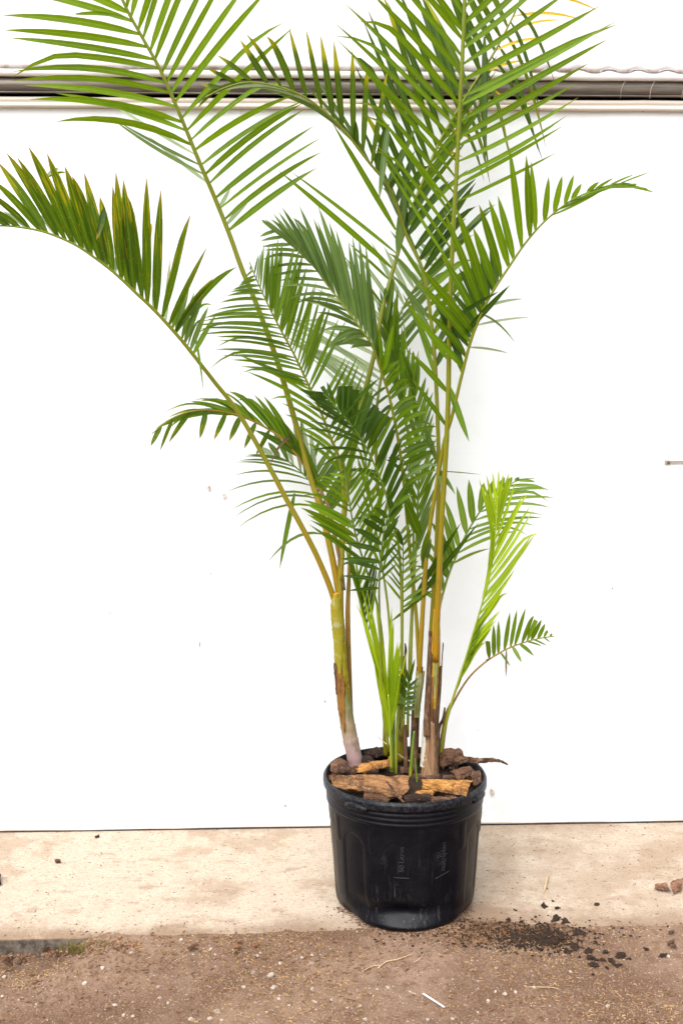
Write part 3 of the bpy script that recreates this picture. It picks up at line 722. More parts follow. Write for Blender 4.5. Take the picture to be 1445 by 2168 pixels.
# fronds ------------------------------------------------------------
# 1 tall upper-left frond
frond([(722, 1330), (714, 1240), (685, 1100), (657, 1010), (621, 880), (585, 760), (545, 650), (512, 570), (487, 500), (455, 420), (425, 350), (395, 277), (370, 217), (338, 145), (303, 82), (268, 18), (240, -50), (220, -130)],
      [3.47, 3.52, 3.50, 3.42, 3.36], (9.5, 3.6), 'gold', [
  ('1', 22, 13, 8, 'g', [(970, 975, 1335, 720, .05), (945, 895, 1362, 610, .06), (925, 850, 1365, 545, .07), (880, 750, 1255, 455, .07), (865, 710, 1300, 430, .09), (825, 610, 1235, 385, .10), (808, 580, 1245, 205, .03), (790, 540, 1220, 88, .03), (768, 485, 1185, 40, .03), (745, 435, 1130, -60, .03), (715, 385, 1020, -110, .03), (690, 340, 930, -130, .03), (645, 230, 800, -190, .02), (585, 115, 690, -260, .02), (500, -20, 570, -420, .02)], {'ja': .008, 'jl': .03}),
  ('1', 14, 15, -8, 'g', [(800, 625, 240, 520, .14), (775, 565, 250, 390, .06), (745, 510, 85, 420, .12), (730, 460, 90, 355, .08), (700, 385, 65, 328, .12), (665, 300, 55, 225, .05), (645, 245, 40, 152, .05), (605, 190, 10, 105, .07), (560, 115, 60, -10, .05), (525, 60, 270, -60, .05), (470, -60, 100, -260, .04)], {'ja': .015, 'jl': .03}),
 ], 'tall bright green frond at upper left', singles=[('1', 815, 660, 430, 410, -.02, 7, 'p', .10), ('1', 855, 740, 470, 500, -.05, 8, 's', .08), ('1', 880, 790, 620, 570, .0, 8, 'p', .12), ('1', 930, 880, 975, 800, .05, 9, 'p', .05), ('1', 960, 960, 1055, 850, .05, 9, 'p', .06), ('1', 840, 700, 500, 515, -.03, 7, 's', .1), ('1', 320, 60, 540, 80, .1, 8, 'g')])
# 2 low left arching frond, yellowing
frond([(716, 1315), (701, 1252), (662, 1160), (605, 1055), (560, 970), (502, 870), (455, 810), (420, 765), (378, 713), (330, 660), (290, 622), (245, 580), (200, 545), (155, 516), (100, 493), (50, 482), (0, 478), (-50, 485)],
      [3.472, 3.44, 3.35, 3.28, 3.22], (8.5, 2.2), 'gold', [
  ('3', 22, 22, 5, 'o', [(1075, 1240, 1290, 880, .10, 15), (1020, 1170, 1272, 570, -.04, 16), (990, 1145, 1175, 425, -.05, 17), (965, 1100, 990, 345, .0, 22), (890, 1030, 855, 285, .0, 18), (845, 990, 765, 290, .0, 24), (770, 915, 700, 240, .0, 20), (700, 860, 640, 400, .0, 20), (640, 805, 490, 210, .03, 22), (570, 755, 390, 230, .05, 22), (500, 710, 260, 130, .06, 23), (440, 680, 170, 95, .07, 21), (375, 650, 80, 125, .07, 19), (310, 620, 0, 145, .08, 18), (245, 600, -60, 255, .1, 17), (165, 580, -90, 400, .12, 15), (60, 572, -220, 480, .1, 14)], {'ja': .02, 'jl': .05, 'jt': 16}),
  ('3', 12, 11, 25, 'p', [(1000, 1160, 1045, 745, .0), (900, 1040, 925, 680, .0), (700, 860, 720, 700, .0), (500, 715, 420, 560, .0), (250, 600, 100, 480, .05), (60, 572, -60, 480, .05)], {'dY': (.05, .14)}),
  ('3', 6, 11, 10, 's', [(1190, 1365, 1320, 1135, .02), (1145, 1310, 1240, 985, .03), (1060, 1215, 1130, 965, .02)], {'dY': (.04, .12), 'alt': 'm', 'altp': .5}),
 ], 'yellowing frond arching to the left edge', singles=[('3', 1075, 1235, 1445, 825, .20, 15, 'm'), ('3', 1100, 1270, 1300, 1060, .55, 7, 'm'), ('3', 1150, 1330, 1240, 1150, .5, 5, 's'), ('3', 1190, 1240, 1245, 1590, .25, 5, 'm'), ('3', 1130, 1290, 1250, 985, .1, 12, 's'), ('3', 640, 460, 590, 660, -.1, 12, 'o', -.03), ('3', 925, 560, 915, 680, .02, 6, 'y', .02), ('3', 360, 225, 268, 300, .3, 7, 'p', -.03), ('3', 400, 245, 275, 290, .2, 5, 'o', -.03)])
# 9 pale frond far behind the centre
frond([(800, 1050), (795, 900), (808, 790), (832, 700), (866, 628), (905, 575), (940, 535), (985, 490)], [3.55, 3.64, 3.70, 3.72], (5, 1.6), 'yel', [
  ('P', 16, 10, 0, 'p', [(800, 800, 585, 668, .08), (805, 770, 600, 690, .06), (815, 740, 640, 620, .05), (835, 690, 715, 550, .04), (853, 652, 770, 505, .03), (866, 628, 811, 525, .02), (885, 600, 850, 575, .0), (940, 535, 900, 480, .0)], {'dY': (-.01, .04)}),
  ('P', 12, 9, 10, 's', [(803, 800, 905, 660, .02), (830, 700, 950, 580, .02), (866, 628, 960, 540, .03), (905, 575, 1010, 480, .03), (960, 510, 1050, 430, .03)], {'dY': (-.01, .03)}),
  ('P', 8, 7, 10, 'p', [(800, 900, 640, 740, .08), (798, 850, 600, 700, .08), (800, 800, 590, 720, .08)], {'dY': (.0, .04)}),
 ], 'pale grey green frond behind the centre')
# 11 pale small frond, low left behind
frond([(722, 1200), (700, 1110), (672, 1042), (646, 1008), (611, 978), (577, 965), (540, 966)], [3.52, 3.60, 3.68], (4, 1.2), 'grn', [
  ('6', 9, 5, 5, 's', [(1110, 960, 545, 1095, .28), (1085, 880, 540, 970, .22), (1060, 810, 525, 860, .20), (1040, 790, 540, 765, .18), (980, 730, 575, 685, .14), (930, 680, 610, 648, .10), (860, 640, 650, 625, .06)], {'dY': (-.02, .02), 'alt': 'm', 'altp': .4}),
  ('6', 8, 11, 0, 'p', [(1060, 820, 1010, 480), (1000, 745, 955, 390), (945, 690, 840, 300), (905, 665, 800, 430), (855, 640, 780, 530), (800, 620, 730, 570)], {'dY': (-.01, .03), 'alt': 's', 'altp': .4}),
  ('6', 8, 13, 5, 's', [(1150, 960, 1330, 720), (1100, 860, 1270, 580), (1080, 740, 1190, 540), (1020, 720, 1080, 530)], {'dY': (-.02, .02)}),
 ], 'thin grey green frond low at left behind the stalks', singles=[('6', 1100, 1100, 765, 1280, .35, 6, 's', -.05), ('6', 935, 850, 842, 1320, .06, 10, 'm', -.04)])
# 10 frond drooping left at mid height, browned tips
frond([(728, 1250), (718, 1180), (694, 1072), (660, 1010), (629, 965), (594, 926), (560, 904), (515, 883), (473, 872), (431, 868), (393, 874), (357, 890), (322, 918)], [3.46, 3.52, 3.52, 3.46, 3.40], (5, 1.4), 'brn', [
  ('6', 15, 13, 0, 'm', [(1090, 860, 960, 500, .10), (1000, 700, 880, 430, .12), (930, 600, 720, 235, .12), (860, 520, 600, 215, .14), (790, 470, 480, 200, .12), (700, 430, 370, 265, .10), (600, 385, 280, 320, .06), (480, 355, 160, 400, .10), (380, 345, 60, 460, .08)], {'dY': (-.05, .03)}),
  ('6', 8, 11, 10, 'o', [(780, 470, 700, 640, .0), (640, 395, 570, 525, .0), (450, 355, 395, 535, .02), (360, 360, 325, 520, .0), (320, 370, 185, 520, .05), (200, 400, 80, 595, .05), (120, 440, 60, 560, .05)], {'dY': (-.06, .0), 'ja': .05}),
  ('6', 4, 5, 10, 'o', [(700, 430, 480, 220, .25), (480, 355, 130, 380, .30), (380, 345, 170, 400, .2)], {'dY': (-.06, .0)}),
 ], 'drooping frond with browned tips at mid left', singles=[('6', 970, 600, 690, 465, .10, 13, 'd'), ('6', 935, 510, 780, 690, .45, 6, 'b', -.06)])
# 5 frond behind the tall right one, dark and yellowing
frond([(721, 1330), (721, 1182), (735, 1027), (757, 888), (792, 750), (808, 660), (832, 570), (852, 500), (872, 440), (897, 378), (930, 300), (985, 205), (1040, 120), (1085, 35), (1110, -30)], [3.46, 3.55, 3.62, 3.66, 3.64], (9, 2.2), 'yel', [
  ('2', 17, 14, 10, 'd', [(300, 930, 130, 500, .02), (360, 770, 60, 110, .02), (420, 640, 165, 20, .02), (470, 560, 230, -30, .02), (520, 470, 310, -60, .02), (580, 370, 390, -60, .02), (640, 240, 460, -120, .02), (720, 100, 560, -220, .02)], {'dY': (-.06, .04), 'alt': 't', 'altp': .45}),
  ('2', 10, 7.5, 10, 'd', [(520, 490, 640, 720, .25), (600, 340, 640, 700, .20), (660, 230, 860, 670, .20), (730, 120, 875, 580, .26), (790, 30, 915, 320, .24)], {'dY': (-.04, .04), 'alt': 'o', 'altp': .6}),
  ('2', 9, 7, 10, 'y', [(440, 620, 540, 640, .06), (560, 420, 660, 470, .1), (620, 290, 790, 250, .12), (700, 170, 950, 105, .12), (800, -10, 1095, 45, .15)], {'dY': (-.02, .04)}),
  ('2', 8, 12, 0, 'm', [(300, 930, 560, 700, .02), (340, 810, 600, 480, .02), (420, 640, 690, 330, .02), (520, 480, 700, 230, .02)], {'dY': (.0, .05)}),
 ], 'dark frond behind the tall right one with yellow leaflets', singles=[('1', 1190, 715, 1190, 716, .0, 4, 'm'), ('4', 1195, 480, 480, -120, .02, 12, 'g', -.10), ('4', 1210, 405, 560, -110, .02, 9, 'g', -.08), ('4', 1170, 555, 915, 330, .03, 6, 'm', -.06), ('4', 1205, 250, 815, -410, .01, 12, 'm', -.06), ('B', 390, 560, 300, 1050, -.03, 11, 'm', -.03), ('B', 350, 640, 270, 780, .0, 12, 'm', -.03), ('2', 630, 150, 632, 690, .02, 13, 'd', -.05), ('4', 1120, 700, 880, 400, .02, 6, 'm', -.05)])
# 3 arch frond at top centre
frond([(898, 1600), (908, 1400), (922, 1180), (928, 1000), (922, 800), (912, 680), (895, 575), (861, 500), (838, 430), (815, 385), (780, 343), (735, 285), (700, 248), (655, 212), (610, 190), (560, 177), (515, 175), (470, 188), (435, 206)], [3.46, 3.46, 3.46, 3.40, 3.33, 3.28], (7, 1.8), 'yel', [
  ('1', 13, 13.5, 5, 't', [(1590, 690, 1640, 290, .0), (1560, 640, 1565, 215, .0), (1440, 540, 1390, 170, .02), (1395, 490, 1340, 143, .03), (1355, 455, 1285, 118, .04), (1310, 430, 1245, 130, .04), (1275, 400, 1170, 103, .05), (1235, 385, 1105, 122, .06), (1190, 365, 1040, 138, .06), (1155, 350, 1025, 160, .06), (1110, 340, 993, 188, .06), (1050, 345, 895, 250, .06, 10), (940, 375, 850, 360, .1, 8)], {'ja': .012, 'jl': .03}),
  ('D', 8, 16, 0, 'd', [(440, 1150, 700, 480, .0), (510, 1260, 770, 600, .0), (600, 1480, 1000, 850, .0), (690, 1650, 1190, 950, .0), (750, 1790, 1400, 900, .0), (860, 2050, 1445, 1250, .0)], {'ja': .02, 'dY': (.02, .08)}),
  ('5', 8, 14, 10, 'd', [(245, 580, 500, 370, .0), (265, 640, 480, 440, .02), (300, 780, 520, 560, .03), (320, 960, 480, 700, .05), (330, 1100, 440, 900, .05)], {'dY': (.0, .07), 'alt': 'm', 'altp': .5}),
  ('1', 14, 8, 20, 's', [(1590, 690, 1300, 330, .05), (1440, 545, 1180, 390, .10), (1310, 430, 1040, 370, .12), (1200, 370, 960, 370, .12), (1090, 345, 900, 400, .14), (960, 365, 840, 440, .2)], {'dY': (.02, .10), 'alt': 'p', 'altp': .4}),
  ('1', 8, 5, 20, 't', [(1000, 350, 870, 400, .12), (930, 380, 850, 440, .14), (890, 410, 830, 470, .1)], {'dY': (-.05, .02)}),
  ('5', 9, 10, 15, 'm', [(330, 1160, 200, 760, .03), (310, 900, 90, 640, .05), (260, 640, 110, 330, .03), (190, 450, 60, 110, .02)], {'dY': (.02, .10), 'alt': 's', 'altp': .5}),
 ], 'arching frond at top centre with golden leaflet tips', singles=[('D', 310, 920, 420, 340, .0, 14, 'd', -.01), ('D', 450, 350, 345, 1240, -.01, 14, 's', -.06), ('D', 430, 1050, 790, 350, -.03, 13, 's', -.02), ('D', 560, 1850, 660, 1000, .0, 17, 's', -.02), ('D', 60, 590, 70, 310, .0, 12, 'd', -.02), ('D', 655, 1650, 640, 1120, .0, 10, 'd', .0)])
# 8 grey-green frond in the centre
frond([(887, 1425), (880, 1300), (866, 1156), (855, 1029), (843, 935), (825, 846), (807, 788), (787, 732), (756, 687), (721, 639), (693, 604), (669, 570), (641, 542), (617, 518), (593, 495), (563, 472)], [3.45, 3.40, 3.32, 3.36, 3.42], (5.6, 1.4), 'yel', [
  ('4', 25, 11, 5, 's', [(1100, 1080, 1020, 420, -.02, 11), (1060, 960, 985, 320, -.01, 11), (1000, 850, 870, 300, .02, 12), (930, 760, 760, 110, .07, 13), (870, 690, 700, 180, .06, 13), (830, 630, 620, 100, .06, 12), (780, 575, 560, 160, .06, 11), (720, 490, 500, 125, .04, 11), (660, 430, 465, 150, .04, 12), (570, 340, 390, 195, .04, 8), (430, 215, 385, 190, .02, 5)], {'ja': .02, 'dY': (-.03, .04)}),
  ('4', 16, 7.5, 5, 's', [(1060, 960, 780, 975, .30, 14), (980, 830, 710, 700, .10, 9), (850, 660, 545, 660, .14), (790, 590, 490, 570, .10), (740, 525, 450, 545, .10), (700, 475, 410, 490, .10), (660, 430, 405, 430, .09), (610, 380, 390, 375, .08), (560, 340, 390, 343, .06), (480, 260, 380, 290, .1)], {'ja': .02, 'dY': (-.06, .0)}),
  ('7', 18, 11, -5, 'm', [(620, 170, 760, 50, .10), (660, 300, 800, 130, .14), (690, 380, 880, 230, .18), (720, 470, 910, 330, .24), (745, 560, 970, 400, .26), (765, 680, 1080, 560, .20), (785, 830, 1080, 720, .12), (800, 960, 1080, 820, .12), (815, 1120, 1080, 960, .10)], {'droop': .55, 'alt': 's', 'altp': .35}),
  ('7', 9, 7, 10, 'd', [(800, 1000, 660, 870, .12), (770, 720, 690, 910, .10), (730, 500, 640, 600, .05), (650, 260, 520, 380, .1)], {'dY': (-.02, .06)}),
 ], 'grey green frond bending left in the centre', singles=[('4', 1020, 890, 790, 975, .34, 15, 's', -.04), ('4', 1035, 900, 875, 945, .26, 12, 's', -.04), ('4', 1070, 950, 930, 975, .25, 14, 's', -.05), ('4', 930, 800, 590, 670, .08, 7, 'p', .06), ('4', 1110, 1110, 1100, 850, .02, 16, 'g', -.03), ('4', 1130, 1150, 1190, 830, .02, 14, 'g', -.04), ('C', 1080, 900, 900, 480, -.03, 22, 'm', -.06), ('C', 1100, 1180, 1170, 830, .0, 14, 'm', -.06), ('C', 1100, 1250, 1200, 930, .0, 12, 's', -.06), ('7', 1080, 950, 1235, 1170, .08, 10, 's', -.06), ('7', 1080, 900, 960, 580, .1, 11, 's', -.06), ('7', 1090, 930, 1120, 1120, .02, 9, 's', -.05)])
# 22 mid green frond rising behind the centre right
frond([(868, 1440), (872, 1300), (880, 1150), (886, 1000), (884, 900), (872, 800), (858, 720), (850, 650)], [3.48, 3.52, 3.56], (4.5, 1.4), 'grn', [
  ('7', 17, 9, 10, 'm', [(920, 1700, 1040, 1250, .02), (930, 1300, 1090, 900, .02), (930, 1000, 1080, 640, .02), (925, 700, 1040, 350, .03), (900, 400, 960, 130, .02), (870, 200, 900, -60, .02)], {'alt': 's', 'altp': .5, 'dY': (-.03, .04)}),
  ('7', 16, 8.5, 10, 'm', [(920, 1500, 800, 1150, .03), (930, 1200, 780, 900, .04), (930, 900, 800, 560, .04), (920, 650, 830, 250, .03), (880, 250, 800, -60, .0)], {'alt': 'm', 'altp': .5, 'dY': (-.03, .04)}),
 ])
# 25 upright frond with steep leaflets behind the centre
frond([(862, 1560), (866, 1400), (874, 1200), (872, 1020), (860, 900), (842, 800), (828, 730), (820, 680)], [3.52, 3.58, 3.62], (4.5, 1.3), 'grn', [
  ('B', 12, 10, 10, 'm', [(420, 1640, 440, 900, .0), (470, 1900, 530, 1200, .0), (520, 2200, 720, 1380, .02), (330, 1200, 390, 600, .0), (310, 1050, 360, 560, .0)], {'alt': 'g', 'altp': .4, 'dY': (-.02, .03), 'ja': .05}),
  ('B', 10, 9, 10, 's', [(520, 2200, 330, 1500, .02), (420, 1640, 230, 1100, .02), (330, 1200, 170, 820, .02), (310, 1050, 230, 700, .0)], {'alt': 'm', 'altp': .4, 'dY': (-.02, .03), 'ja': .05}),
 ])
# 7 fine-leaved frond left of centre
frond([(722, 1230), (728, 1100), (722, 990), (698, 923), (677, 868), (650, 809), (622, 750), (596, 702), (572, 655), (551, 610), (538, 580), (528, 555)], [3.45, 3.42, 3.34, 3.28], (5.6, 1.3), 'yel', [
  ('4', 26, 6.8, 0, 'm', [(720, 1200, 300, 1060, .06), (655, 1130, 240, 1095, .08), (600, 1050, 80, 990, .10), (560, 980, 120, 910, .08), (540, 940, 30, 900, .10), (500, 870, -10, 860, .08), (465, 800, -10, 815, .08), (430, 730, 50, 770, .10), (405, 670, 130, 690, .10), (385, 615, 190, 632, .10), (365, 560, 240, 605, .12), (345, 510, 270, 560, .1, 5), (330, 470, 320, 500, .0, 4)], {'ja': .02, 'dY': (-.06, .0)}),
  ('4', 25, 7.8, 5, 'm', [(720, 1230, 880, 800, -.03, 9), (660, 1120, 790, 640, -.06, 8), (620, 1050, 730, 590, -.08, 7), (580, 980, 700, 600, -.08, 6), (545, 920, 640, 560, -.08, 8), (515, 860, 640, 400, -.06, 15), (490, 820, 570, 330, -.06, 11), (460, 770, 500, 330, -.05, 11), (430, 710, 440, 310, -.04, 8), (400, 640, 420, 330, -.05, 5), (370, 580, 390, 340, -.06, 4), (345, 520, 365, 400, -.05, 4)], {'ja': .02, 'dY': (-.02, .05)}),
  ('6', 11, 8, 5, 'm', [(1240, 800, 1360, 350, -.06), (1180, 600, 1400, 130, -.08), (1130, 450, 1330, 30, -.08), (1080, 330, 1250, 0, -.06)], {'dY': (-.05, .02)}),
  ('6', 9, 8, 5, 'g', [(1220, 740, 1020, 550, .18), (1170, 560, 900, 400, .14), (1120, 430, 830, 240, .10), (1080, 320, 600, 85, .08), (1030, 210, 560, 0, .06)], {'dY': (-.08, -.01)}),
 ], 'fine leaved frond leaning left of centre')
# 12 dark broad frond with cut tips
frond([(848, 1500), (850, 1300), (843, 1156), (825, 1087), (815, 1042), (785, 968), (759, 922), (724, 877), (686, 836), (650, 826)], [3.46, 3.38, 3.30, 3.24], (4.5, 1.4), 'grn', [
  ('7', 10, 13, 5, 'd', [(490, 790, 700, 430, .05, 14), (450, 720, 640, 370, .02, 17), (410, 660, 565, 260, .0, 18), (380, 620, 445, 200, .0, 23), (330, 560, 350, 210, .0, 15), (290, 480, 275, 205, .0, 13), (250, 430, 190, 225, .0, 9), (180, 370, 110, 235, .0, 8)], {'cut': .85, 'ja': .02, 'jl': .03, 'dY': (-.04, .03)}),
  ('7', 10, 10, 5, 'm', [(720, 1380, 900, 1080, .04), (640, 1130, 780, 780, .05), (590, 960, 770, 580, .06), (540, 860, 730, 480, .06), (490, 790, 700, 420, .05)], {'ja': .03, 'alt': 'd', 'altp': .4}),
  ('7', 13, 7, 0, 'd', [(640, 1130, 450, 960, .12), (560, 930, 130, 1000, .24), (520, 850, 10, 790, .16), (470, 750, 0, 580, .10), (420, 690, 0, 460, .06), (370, 610, 10, 380, .03), (300, 510, -40, 300, .0), (180, 360, -60, 290, .0)], {'ja': .03, 'dY': (-.07, .0)}),
 ], 'dark broad leaved frond with blunt torn tips', singles=[('7', 370, 420, 600, 200, .02, 9, 'd', -.05), ('7', 300, 560, 520, 430, .02, 8, 'd', -.05), ('7', 190, 610, 460, 360, .02, 8, 'd', -.05), ('7', 250, 720, 590, 480, .03, 6, 'd', -.05), ('7', 120, 370, 30, 340, .0, 14, 'd', -.04)])
# 23 mid frond behind
frond([(832, 1500), (822, 1300), (800, 1150), (780, 1030), (770, 930), (768, 850), (778, 790)], [3.49, 3.54, 3.58], (4, 1.2), 'grn', [
  ('7', 12, 6.5, 5, 'g', [(560, 1800, 740, 1320, .04), (600, 1550, 730, 1000, .04), (520, 1150, 680, 800, .03), (480, 800, 560, 480, .02), (470, 500, 540, 150, .02)], {'dY': (-.03, .03), 'alt': 'm', 'altp': .5}),
  ('7', 9, 6, 5, 'g', [(560, 1800, 420, 1400, .05), (520, 1300, 420, 900, .05), (480, 900, 400, 640, .05), (470, 500, 440, 250, .02)], {'dY': (-.03, .03), 'alt': 'm', 'altp': .5}),
 ])
# 13 bright small frond, front left of centre
frond([(828, 1560), (815, 1420), (800, 1290), (768, 1185), (749, 1118), (736, 1040), (730, 995), (729, 980)], [3.44, 3.34, 3.22, 3.18], (4.5, 1.3), 'grn', [
  ('7', 14, 7.6, 0, 'g', [(480, 1780, 70, 1440, .04), (440, 1620, 0, 1400, .06), (430, 1560, -30, 1290, .05, 14), (400, 1440, -40, 1240, .06, 13), (380, 1350, -40, 1170, .06), (360, 1270, 0, 1060, .07), (345, 1180, 60, 1030, .07), (330, 1090, 110, 1010, .08), (315, 1010, 230, 1000, .02), (311, 960, 300, 900, .0, 6)], {'ja': .03, 'alt': 'm', 'altp': .45}),
  ('7', 13, 7.6, 0, 'g', [(480, 1780, 640, 1440, .03), (430, 1580, 690, 1150, .03), (400, 1450, 640, 1080, .04), (375, 1310, 590, 950, .03), (350, 1200, 530, 930, .03), (335, 1100, 470, 920, .03), (316, 1000, 380, 930, .02, 6)], {'ja': .03, 'alt': 'm', 'altp': .3}),
 ], 'bright small frond in front of the stalks')
# 14 dark small frond, front
frond([(822, 1590), (808, 1450), (803, 1300), (802, 1245), (805, 1190), (810, 1140), (817, 1105), (824, 1088), (838, 1066)], [3.42, 3.30, 3.20, 3.17], (3.8, 1.3), 'grn', [
  ('7', 10, 12, 0, 'd', [(592, 1940, 360, 1975, .02, 8), (590, 1900, 275, 1868, .03, 10), (592, 1840, 262, 1745, .04), (600, 1760, 262, 1690, .05), (605, 1710, 262, 1655, .05), (618, 1640, 330, 1560, .03), (630, 1540, 420, 1380, .05), (645, 1480, 440, 1370, .12), (655, 1430, 520, 1345, .10), (690, 1350, 580, 1250, .06), (720, 1300, 680, 1170, .0)], {'ja': .03}),
  ('7', 9, 9, 0, 'd', [(600, 1900, 770, 1740, .03, 6), (620, 1640, 760, 1440, .03), (650, 1450, 800, 1280, .04), (690, 1350, 820, 1180, .06, 11), (725, 1290, 880, 1170, .2, 11)], {'ja': .03, 'alt': 'm', 'altp': .4}),
 ], 'small dark frond low in front', singles=[('C', 530, 680, 400, 830, .4, 7, 's', -.06), ('C', 420, 710, 275, 850, .35, 6, 's', -.06)])
# 15 small light fishbone frond
frond([(850, 1560), (851, 1440), (852, 1300), (852, 1230), (853, 1180), (851, 1140), (842, 1120)], [3.46, 3.42, 3.36], (3.2, 1.1), 'grn', [
  ('7', 12, 7, 0, 'm', [(808, 2120, 1050, 1960, .04), (800, 2010, 1000, 1870, .04), (800, 1900, 960, 1770, .04), (800, 1820, 935, 1720, .05), (800, 1750, 955, 1640, .05), (800, 1690, 960, 1560, .05), (795, 1610, 900, 1500, .04), (780, 1500, 860, 1400, .0)], {'alt': 'h', 'altp': .6, 'ja': .02}),
  ('7', 11, 5, 0, 'm', [(795, 2080, 650, 1880, .02), (795, 1970, 680, 1790, .02), (795, 1880, 680, 1730, .03), (795, 1790, 670, 1620, .03), (790, 1660, 690, 1530, .03), (770, 1480, 690, 1420, .0)], {'alt': 'g', 'altp': .4}),
 ], 'small fishbone frond low in the centre', singles=[('7', 840, 1590, 730, 1440, .06, 8, 'd', -.05)])
# 4 the tall right frond facing the viewer
frond([(921, 1400), (926, 1280), (934, 1105), (942, 978), (948, 850), (950, 730), (954, 600), (959, 480), (966, 360), (972, 240), (978, 120), (983, 0), (987, -110), (990, -230)], [3.41, 3.36, 3.30, 3.24, 3.20], (9.6, 4.9), 'gold', [
  ('2', 18, 13, 8, 'g', [(518, 830, 930, 625, -.03, 8), (522, 770, 965, 505, -.03, 9), (525, 715, 985, 440, -.04, 10), (527, 680, 1030, 395, -.04, 11), (530, 600, 1010, 340, -.03), (535, 545, 1080, 200, -.03), (538, 495, 1150, 155, -.03), (540, 440, 1182, 85, -.03), (545, 375, 1185, 30, -.03), (546, 310, 1070, 0, -.02), (550, 250, 960, -40, -.02), (550, 185, 870, -90, -.02), (552, 60, 800, -200, -.02), (558, -120, 700, -420, -.02)], {'ja': .008, 'jl': .03}),
  ('2', 21, 13, -8, 'g', [(490, 1090, 215, 640, -.02, 7), (498, 970, 170, 520, .0, 8), (503, 870, 130, 370, .0, 9), (505, 700, 50, 190, .01, 10), (508, 610, 3, 95, .02, 11), (510, 540, 5, 10, .02, 12), (515, 470, 75, -10, .02, 13), (518, 410, 130, -30, .02, 14), (520, 345, 190, -40, .02, 14), (525, 280, 240, -60, .02), (525, 225, 280, -80, .02), (528, 170, 310, -110, .02), (540, 20, 380, -260, .02), (550, -120, 420, -420, .02)], {'ja': .008, 'jl': .03}),
 ], 'tallest frond standing upright right of centre', singles=[('P', 952, 760, 860, 640, .03, 11, 'g'), ('P', 946, 840, 866, 745, .03, 12, 'g'), ('P', 948, 820, 992, 935, .0, 14, 'g'), ('P', 946, 900, 870, 800, .03, 10, 'm')], te=.42)
# 6 frond arching right
frond([(885, 1470), (891, 1350), (904, 1156), (925, 1020), (940, 935), (955, 885), (975, 802), (995, 725), (1018, 665), (1042, 618), (1076, 566), (1115, 510), (1158, 463), (1209, 424), (1265, 399), (1316, 388), (1345, 392)], [3.45, 3.37, 3.28, 3.24, 3.22], (7, 1.5), 'gold', [
  ('5', 22, 15, 5, 'g', [(460, 1110, 240, 890, .10, 14), (480, 1060, 290, 850, .10), (505, 960, 215, 640, .05, 18), (530, 890, 360, 560, .03, 18), (555, 840, 365, 320, .02, 18), (580, 770, 440, 320, .02, 18), (605, 730, 500, 450, .02, 17), (630, 700, 535, 405, .02, 16), (655, 650, 545, 230, .02, 16), (685, 610, 590, 315, .02), (715, 570, 640, 280, .02), (745, 525, 695, 5, .0, 15), (780, 485, 760, 65, .0, 15), (820, 440, 800, 85, .0, 15), (855, 400, 865, 175, .0), (890, 370, 930, 170, .03), (930, 335, 975, 170, .03, 13), (970, 310, 1015, 168, .03, 12), (1005, 285, 1050, 203, .05, 11), (1050, 258, 1110, 205, .05, 9), (1120, 230, 1200, 180, .05, 6), (1240, 195, 1400, 150, .0, 4)], {'ja': .012, 'jl': .03}),
  ('5', 12, 5, 10, 'g', [(900, 385, 1150, 240, -.03), (1000, 300, 1240, 205, -.02), (1080, 255, 1330, 190, .03), (1150, 225, 1390, 240, .06), (1240, 198, 1410, 250, .05)], {'ja': .02}),
  ('5', 12, 14, -5, 'm', [(450, 1150, 380, 820, .03), (480, 1040, 330, 850, .05), (510, 960, 310, 780, .05), (540, 890, 420, 720, .04), (570, 830, 480, 560, .03), (630, 710, 590, 480, .02)], {'dY': (.03, .10), 'alt': 'd', 'altp': .5}),
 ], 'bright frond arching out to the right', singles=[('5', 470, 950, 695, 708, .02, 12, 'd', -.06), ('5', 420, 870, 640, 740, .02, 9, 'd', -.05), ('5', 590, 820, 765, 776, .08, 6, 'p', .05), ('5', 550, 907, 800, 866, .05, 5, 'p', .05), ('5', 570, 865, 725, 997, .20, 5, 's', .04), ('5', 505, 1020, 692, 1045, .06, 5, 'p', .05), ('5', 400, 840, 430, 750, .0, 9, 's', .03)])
# 16 lower right frond behind
frond([(927, 1310), (932, 1276), (950, 1214), (980, 1144), (1000, 1107), (1020, 1077), (1040, 1060), (1062, 1040), (1094, 1017), (1130, 1012)], [3.47, 3.52, 3.56], (4, 1.2), 'grn', [
  ('8', 12, 14, 0, 'h', [(150, 1180, 60, 830, .03), (200, 1020, 110, 640, .03), (255, 850, 165, 470, .03), (290, 780, 180, 380, .04), (325, 730, 215, 290, .04), (355, 655, 290, 235, .03), (405, 590, 365, 222, .02), (430, 540, 468, 198, .02), (480, 470, 550, 200, .02), (560, 400, 630, 190, .02), (640, 325, 720, 190, .02), (760, 235, 800, 200, .02, 7)], {'alt': 's', 'altp': .15, 'ja': .015}),
  ('8', 12, 6.5, 5, 'h', [(230, 940, 550, 795, .14), (250, 890, 790, 725, .16), (300, 800, 830, 610, .14), (350, 700, 950, 585, .16), (400, 600, 1030, 510, .16), (470, 500, 1090, 450, .16), (560, 400, 1060, 350, .12), (680, 300, 1050, 300, .12), (780, 230, 940, 240, .05)], {'ja': .02}),
  ('8', 7, 9, 5, 'h', [(130, 1280, -60, 1150, .05), (150, 1150, -90, 900, .05), (190, 1030, 0, 700, .05), (240, 900, 60, 560, .05)], {'alt': 'm', 'altp': .5}),
 ], 'soft green frond at lower right', singles=[('8', -100, 1240, 300, 590, .02, 11, 'd', -.10), ('8', -120, 1300, 450, 590, -.01, 11, 'd', -.10), ('8', -280, 1420, 90, 1140, .02, 7, 'm', -.08), ('8', 10, 145, 480, 180, .02, 2.5, 'm', -.03)])
